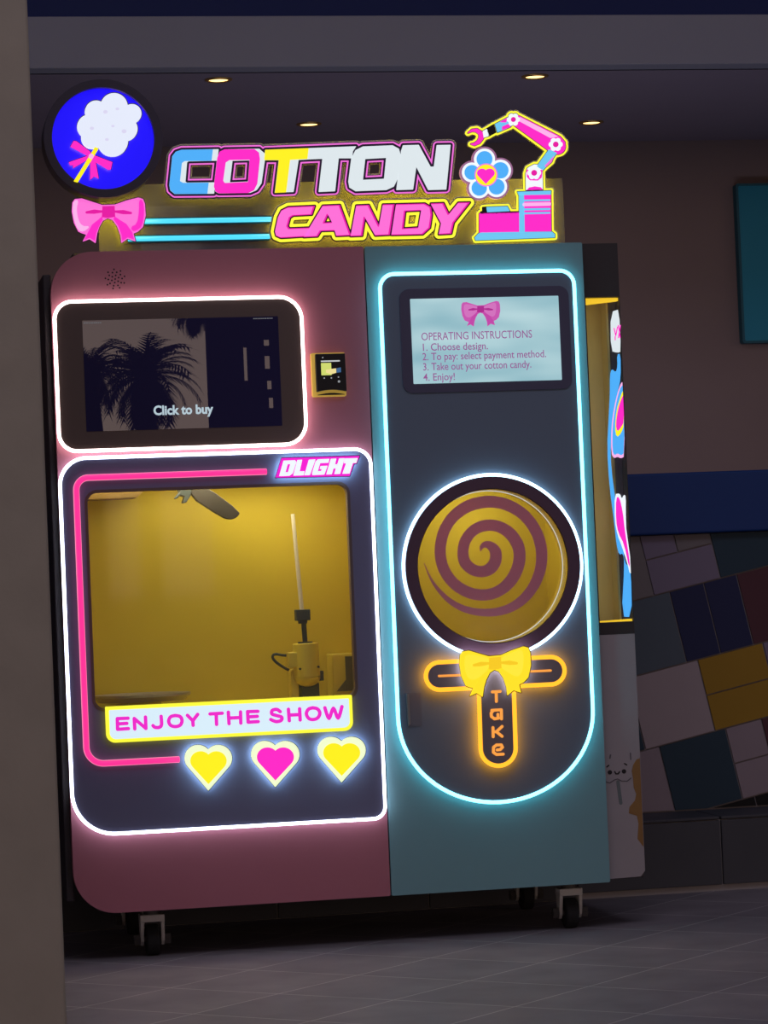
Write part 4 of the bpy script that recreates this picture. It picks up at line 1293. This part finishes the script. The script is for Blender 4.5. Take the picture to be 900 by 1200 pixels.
rib = Art(polys=[cR(p) for p in ([(188, 466), (208, 430), (226, 432), (318, 502), (330, 532), (300, 526)], [(335, 522), (466, 572), (456, 618), (440, 620), (322, 548)], [(178, 572), (300, 530), (318, 542), (206, 608), (206, 588), (186, 590)], [(322, 545), (350, 545), (374, 678), (346, 664), (320, 686)])], res=5)
rb_ = art_plate('ribbon', rib, 0.2, -0.022, -0.014, m_mag, rnl)
art_plate('ribbon_edge', rib, 0.9, -0.0155, -0.0145, m_edge, rnl)
art_plate('ribbon_backlight', rib, 0.5, -0.0138, -0.0105, m_halo_pink, rnl)
art_plate('candy_stick', Art(polys=[cR([(350, 470), (376, 480), (236, 706), (208, 698)])], res=5), 0, -0.0265, -0.018, m_yel, rnl)
art_plate('ribbon_knot', Art(circles=[(cR([(325, 532)])[0], 3.0)], res=6), 0, -0.0282, -0.0260, m_pinkpale, rnl)

# pink bow of the sign
pb = bow('sign_bow', bowfit(84.3, 231.4, 170.8, 284.6), YF - 0.012, 0.010, (m_pinkl, glow('bow_face_pink', rgb(252, 116, 214), 1), m_mag_dark, m_mag), machine, res=3, halo=m_halo_yel, edge=m_edge, edge_off=0.9)
fb = bowfit(84.3, 231.4, 170.8, 284.6)
art_plate('bow_highlight', Art(polys=[fb(chaikin([(206, 830), (240, 822), (230, 880), (238, 950), (262, 1000), (320, 1000), (275, 1038), (238, 1030), (210, 960), (200, 890)], 1))], res=5), 0, YF - 0.0125, YF - 0.011, m_pinkpale, pb)
art_plate('bow_shade', Art(polys=[fb(chaikin([(645, 820), (672, 826), (682, 900), (668, 1000), (630, 1030), (600, 1035), (590, 1005), (632, 985), (645, 900)], 1))], res=5), 0, YF - 0.0125, YF - 0.011, m_mag, pb)

# flower
cF = crop(530, 120, 6.0)
fl_pet = [((227, 398), 62), ((338, 478), 64), ((312, 592), 62), ((190, 602), 60), ((138, 492), 58)]
flo = Art(circles=[(cF([p])[0], r / 6) for p, r in fl_pet] + [(cF([(238, 512)])[0], 85 / 6)], res=3)
fw = art_plate('flower_sign', flo, 4.2, YF - 0.002, YF + 0.010, mat('flower_edge', rgb(150, 100, 140), 0.4, emit=rgb(176, 120, 160), strength=0.55), machine)
art_plate('flower_backlight', flo, 2.5, YF + 0.012, YF + 0.015, m_halo_yel, fw)
art_plate('white_rim', flo, 1.9, YF - 0.004, YF - 0.001, m_whiteb, fw)
for p, r in fl_pet:
    art_plate('petal_rim', Art(circles=[(cF([p])[0], r / 6 + 0.9)], res=4), 0, YF - 0.005, YF - 0.003, m_whiteb, fw)
    art_plate('petal', Art(circles=[(cF([p])[0], r / 6 - 1.0)], res=4), 0, YF - 0.0062, YF - 0.0045, m_blue, fw)
art_plate('middle_rim', Art(circles=[(cF([(238, 510)])[0], 81 / 6)], res=4), 0, YF - 0.0072, YF - 0.006, m_pinkline, fw)
art_plate('middle', Art(circles=[(cF([(238, 510)])[0], 73 / 6)], res=4), 0, YF - 0.0082, YF - 0.007, m_yel, fw)
h0 = cF([(174, 464)])[0]; h1 = cF([(299, 574)])[0]
art_plate('heart', heart_art(h0[0], h0[1], h1[0], h1[1], 5), 0, YF - 0.0095, YF - 0.008, m_mag, fw)

# robot arm sign
R1 = [
    ('base_slab', m_bluel, 0, Art(polys=[cF([(185, 920), (205, 914), (700, 908), (722, 926), (722, 950), (165, 970), (157, 950)])], res=4)),
    ('base_box', m_mag, 0, Art(polys=[cF([(190, 780), (470, 772), (472, 910), (190, 916)])], res=4)),
    ('base_shadow', mat('arm_black', rgb(22, 18, 30), 0.4), 0, Art(polys=[cF([(214, 738), (250, 735), (250, 772), (470, 768), (470, 780), (200, 786), (200, 770), (214, 766)])], res=4)),
    ('base_tray', m_bluel, 1, Art(polys=[cF([(240, 735), (388, 730), (405, 764), (246, 772)])], res=4)),
    ('column_box', m_mag, 0, Art(polys=[cF([(500, 648), (694, 646), (697, 906), (505, 909)])], res=4)),
    ('column_side', m_bluel, 1, Art(polys=[cF([(470, 640), (504, 640), (510, 912), (472, 914)])], res=4)),
    ('column_cap', m_bluel, 1, Art(polys=[cF([(458, 628), (695, 620), (694, 648), (468, 652)])], res=4)),
    ('column_vents', m_bluel, 1, Art(strokes=[(cF([(505, 690), (684, 687)]), 2.2), (cF([(505, 752), (684, 749)]), 2.4), (cF([(505, 780), (684, 776)]), 2.2)], res=4)),
    ('column_highlight', m_pinkpale, 1, Art(strokes=[(cF([(505, 718), (684, 714)]), 4.2)], res=4)),
    ('neck', m_whiteb, 0, Art(polys=[cF([(516, 500), (530, 460), (575, 435), (640, 440), (634, 480), (638, 612), (518, 616)])], res=4)),
    ('neck_collar', m_mag, 1, Art(strokes=[(cF([(530, 480), (532, 520), (550, 540), (600, 542), (622, 525), (626, 480)]), 2.6)], polys=[cF([(524, 616), (540, 598), (580, 590), (622, 596), (638, 612)])], res=4)),
    ('forearm', m_bluel, 1, Art(polys=[cF([(592, 452), (680, 330), (736, 355), (700, 410), (640, 476)])], res=4)),
    ('forearm_shade', m_pinkline, 2, Art(polys=[cF([(718, 372), (700, 420), (660, 455), (650, 445)])], res=4)),
    ('upper_arm', m_mag, 0, Art(strokes=[(cF([(738, 300), (742, 310)]), 110 / 6)], polys=[cF([(395, 110), (440, 85), (468, 92), (760, 240), (795, 280), (790, 330), (745, 366), (668, 332), (440, 166)])], res=4)),
    ('arm_highlight', m_pinkpale, 1, Art(polys=[cF([(476, 102), (745, 240), (690, 250), (468, 130)])], res=4)),
    ('wrist', m_bluel, 0, Art(polys=[cF([(300, 152), (390, 105), (430, 150), (405, 175), (318, 212)])], res=4)),
    ('wrist_band', m_mag, 1, Art(polys=[cF([(335, 136), (388, 108), (380, 140), (345, 140)]), cF([(350, 170), (395, 150), (412, 172), (350, 196)])], res=4)),
    ('wrist_sleeve', MATS['arm_black'], 0, Art(polys=[cF([(240, 186), (290, 156), (306, 210), (254, 238)])], res=4)),
    ('wrist_tip', m_whiteb, 0, Art(polys=[cF([(214, 202), (244, 184), (260, 236), (222, 248)])], res=4)),
    ('claw', m_mag, 1, Art(strokes=[(cF([(112, 214), (140, 196), (172, 196), (200, 216), (204, 250), (186, 278), (156, 294), (132, 292)]), [v / 6 for v in (6, 18, 26, 30, 34, 28, 20, 6)])], res=4)),
    ('joint', m_whiteb, 2, Art(circles=[(cF([(430 + 28 * math.cos(k * 1.047), 120 + 28 * math.sin(k * 1.047))])[0], 18 / 6) for k in range(6)] + [(cF([(430, 120)])[0], 4.6)], res=4)),
    ('joint', m_whiteb, 2, Art(circles=[(cF([(728 + 30 * math.cos(k * 1.047), 295 + 30 * math.sin(k * 1.047))])[0], 19 / 6) for k in range(6)] + [(cF([(728, 295)])[0], 5)], res=4)),
    ('joint', m_whiteb, 2, Art(circles=[(cF([(576 + 30 * math.cos(k * 1.047), 495 + 30 * math.sin(k * 1.047))])[0], 19 / 6) for k in range(6)] + [(cF([(576, 495)])[0], 5)], res=4)),
    ('joint_pin', m_mag_dark, 3, Art(circles=[(cF([(430, 120)])[0], 2.9)], res=5)),
    ('joint_pin', m_mag_dark, 3, Art(circles=[(cF([(728, 295)])[0], 3.3)], res=5)),
    ('joint_pin', m_mag_dark, 3, Art(circles=[(cF([(576, 495)])[0], 3.4)], res=5)),
]
arm_all = Art(polys=[p for _, _, _, a in R1 for p in a.polys], strokes=[s for _, _, _, a in R1 for s in a.strokes], circles=[c for _, _, _, a in R1 for c in a.circles], res=3)
rsign = art_plate('robot_arm_sign', arm_all, 3.0, YF + 0.002, YF + 0.010, m_edge, machine)
art_plate('yellow_outline', arm_all, 2.9, YF + 0.000, YF + 0.004, m_yellem, rsign)
art_plate('inner_edge', arm_all, 0.7, YF - 0.002, YF + 0.001, m_edge, rsign)
art_plate('clear_backing', arm_all, 4.2, YF + 0.0105, YF + 0.0125, MATS['frosted_edge'], rsign)
art_plate('yellow_backlight', arm_all, 1.8, YF + 0.039, YF + 0.042, m_halo_yel, rsign)
for nm, m_, lv, A_ in R1:
    art_plate(nm, A_, 0.0, YF - 0.0035 - 0.0012 * lv, YF - 0.0015, m_, rsign)

# ------------------------------------------------------------------ street side, seen only as the reflection in the touch screen
def mirror_pt(px, py, D):
    x, z = P(px, py, D - 0.0172 * 2)
    return x, -D, z


def palm(px, py, D, spread, seed, label, bole=True):
    random.seed(seed)
    x, y, z = mirror_pt(px, py, D)
    t = thing('palm_tree', label, 'palm tree', (x, y, 0), 'palms across the walkway')
    bm = bmesh.new()
    zz = 0.0; 
    for k in range(10):
        add_cyl(bm, (x, y, z * k / 10), (x, y, z * (k + 1) / 10), 0.16 - 0.004 * k, 0.13 - 0.004 * k, n=12)
    (finish if bole else (lambda *a: bm.free()))('trunk', bm, mat('palm_bark', rgb(60, 48, 40), 0.9, noise=0.3), t)
    bm = bmesh.new()
    for k in range(95):
        az = random.uniform(0, 2 * math.pi); el = random.uniform(-1.3, 1.35)
        L = spread * random.uniform(0.75, 1.05)
        pts = []
        for i in range(9):
            s = i / 8
            e = el - s * s * 0.5
            r = L * s
            pts.append(Vector((x + r * math.cos(az) * math.cos(e), y + r * math.sin(az) * math.cos(e), z + r * math.sin(e))))
        for i in range(1, 9):
            d = (pts[i] - pts[i - 1]).normalized()
            sd = d.cross(Vector((0, 0, 1))).normalized()
            w = L * 0.012
            bm.faces.new([bm.verts.new(q) for q in (pts[i - 1] - sd * w, pts[i] - sd * w, pts[i] + sd * w, pts[i - 1] + sd * w)])
            for side in (-1, 1):
                for h in range(2):
                    b0 = pts[i - 1].lerp(pts[i], h * 0.5)
                    ln = L * 0.30 * (1 - 0.5 * abs(i / 8 - 0.4))
                    tip = b0 + (d * 0.75 + sd * side * 0.75 + Vector((0, 0, -0.25))) * ln
                    wd = d * L * 0.03
                    bm.faces.new([bm.verts.new(q) for q in (b0 - wd, b0 + wd, tip)])
    finish('fronds', bm, mat('palm_green', rgb(26, 32, 26), 0.8), t)


palm(170, 440, 26, 0.70, 3, 'full dark palm mirrored in the middle of the touch screen')
palm(106, 436, 27, 0.50, 8, 'smaller dark palm mirrored at the left of the touch screen')
palm(226, 363, 24, 0.30, 11, 'palm crown mirrored at the top edge of the touch screen', False)
# facade with gaps that let the sky through
D_ = 32.0
def rb(pxl, pxr, pyt, pyb):
    a = mirror_pt(pxl, pyt, D_); b = mirror_pt(pxr, pyb, D_)
    return [(a[0], b[2]), (b[0], b[2]), (b[0], a[2]), (a[0], a[2])]
xl = mirror_pt(243, 440, D_)[0]
holes = [rb(285, 291, 407, 446), rb(309, 316, 398, 405), rb(310, 317, 417, 432), rb(313, 319, 446, 456), rb(315, 321, 466, 478)]
bm = bmesh.new()
add_plate(bm, [[(xl, 0), (xl + 9, 0), (xl + 9, 7), (xl, 7)]] + holes, -D_ - 0.06, -D_)
tag(finish('building_facade', bm, mat('facade_dark', rgb(60, 62, 84), 0.9), None), 'dark building face with narrow gaps, mirrored at the right of the touch screen', 'building')
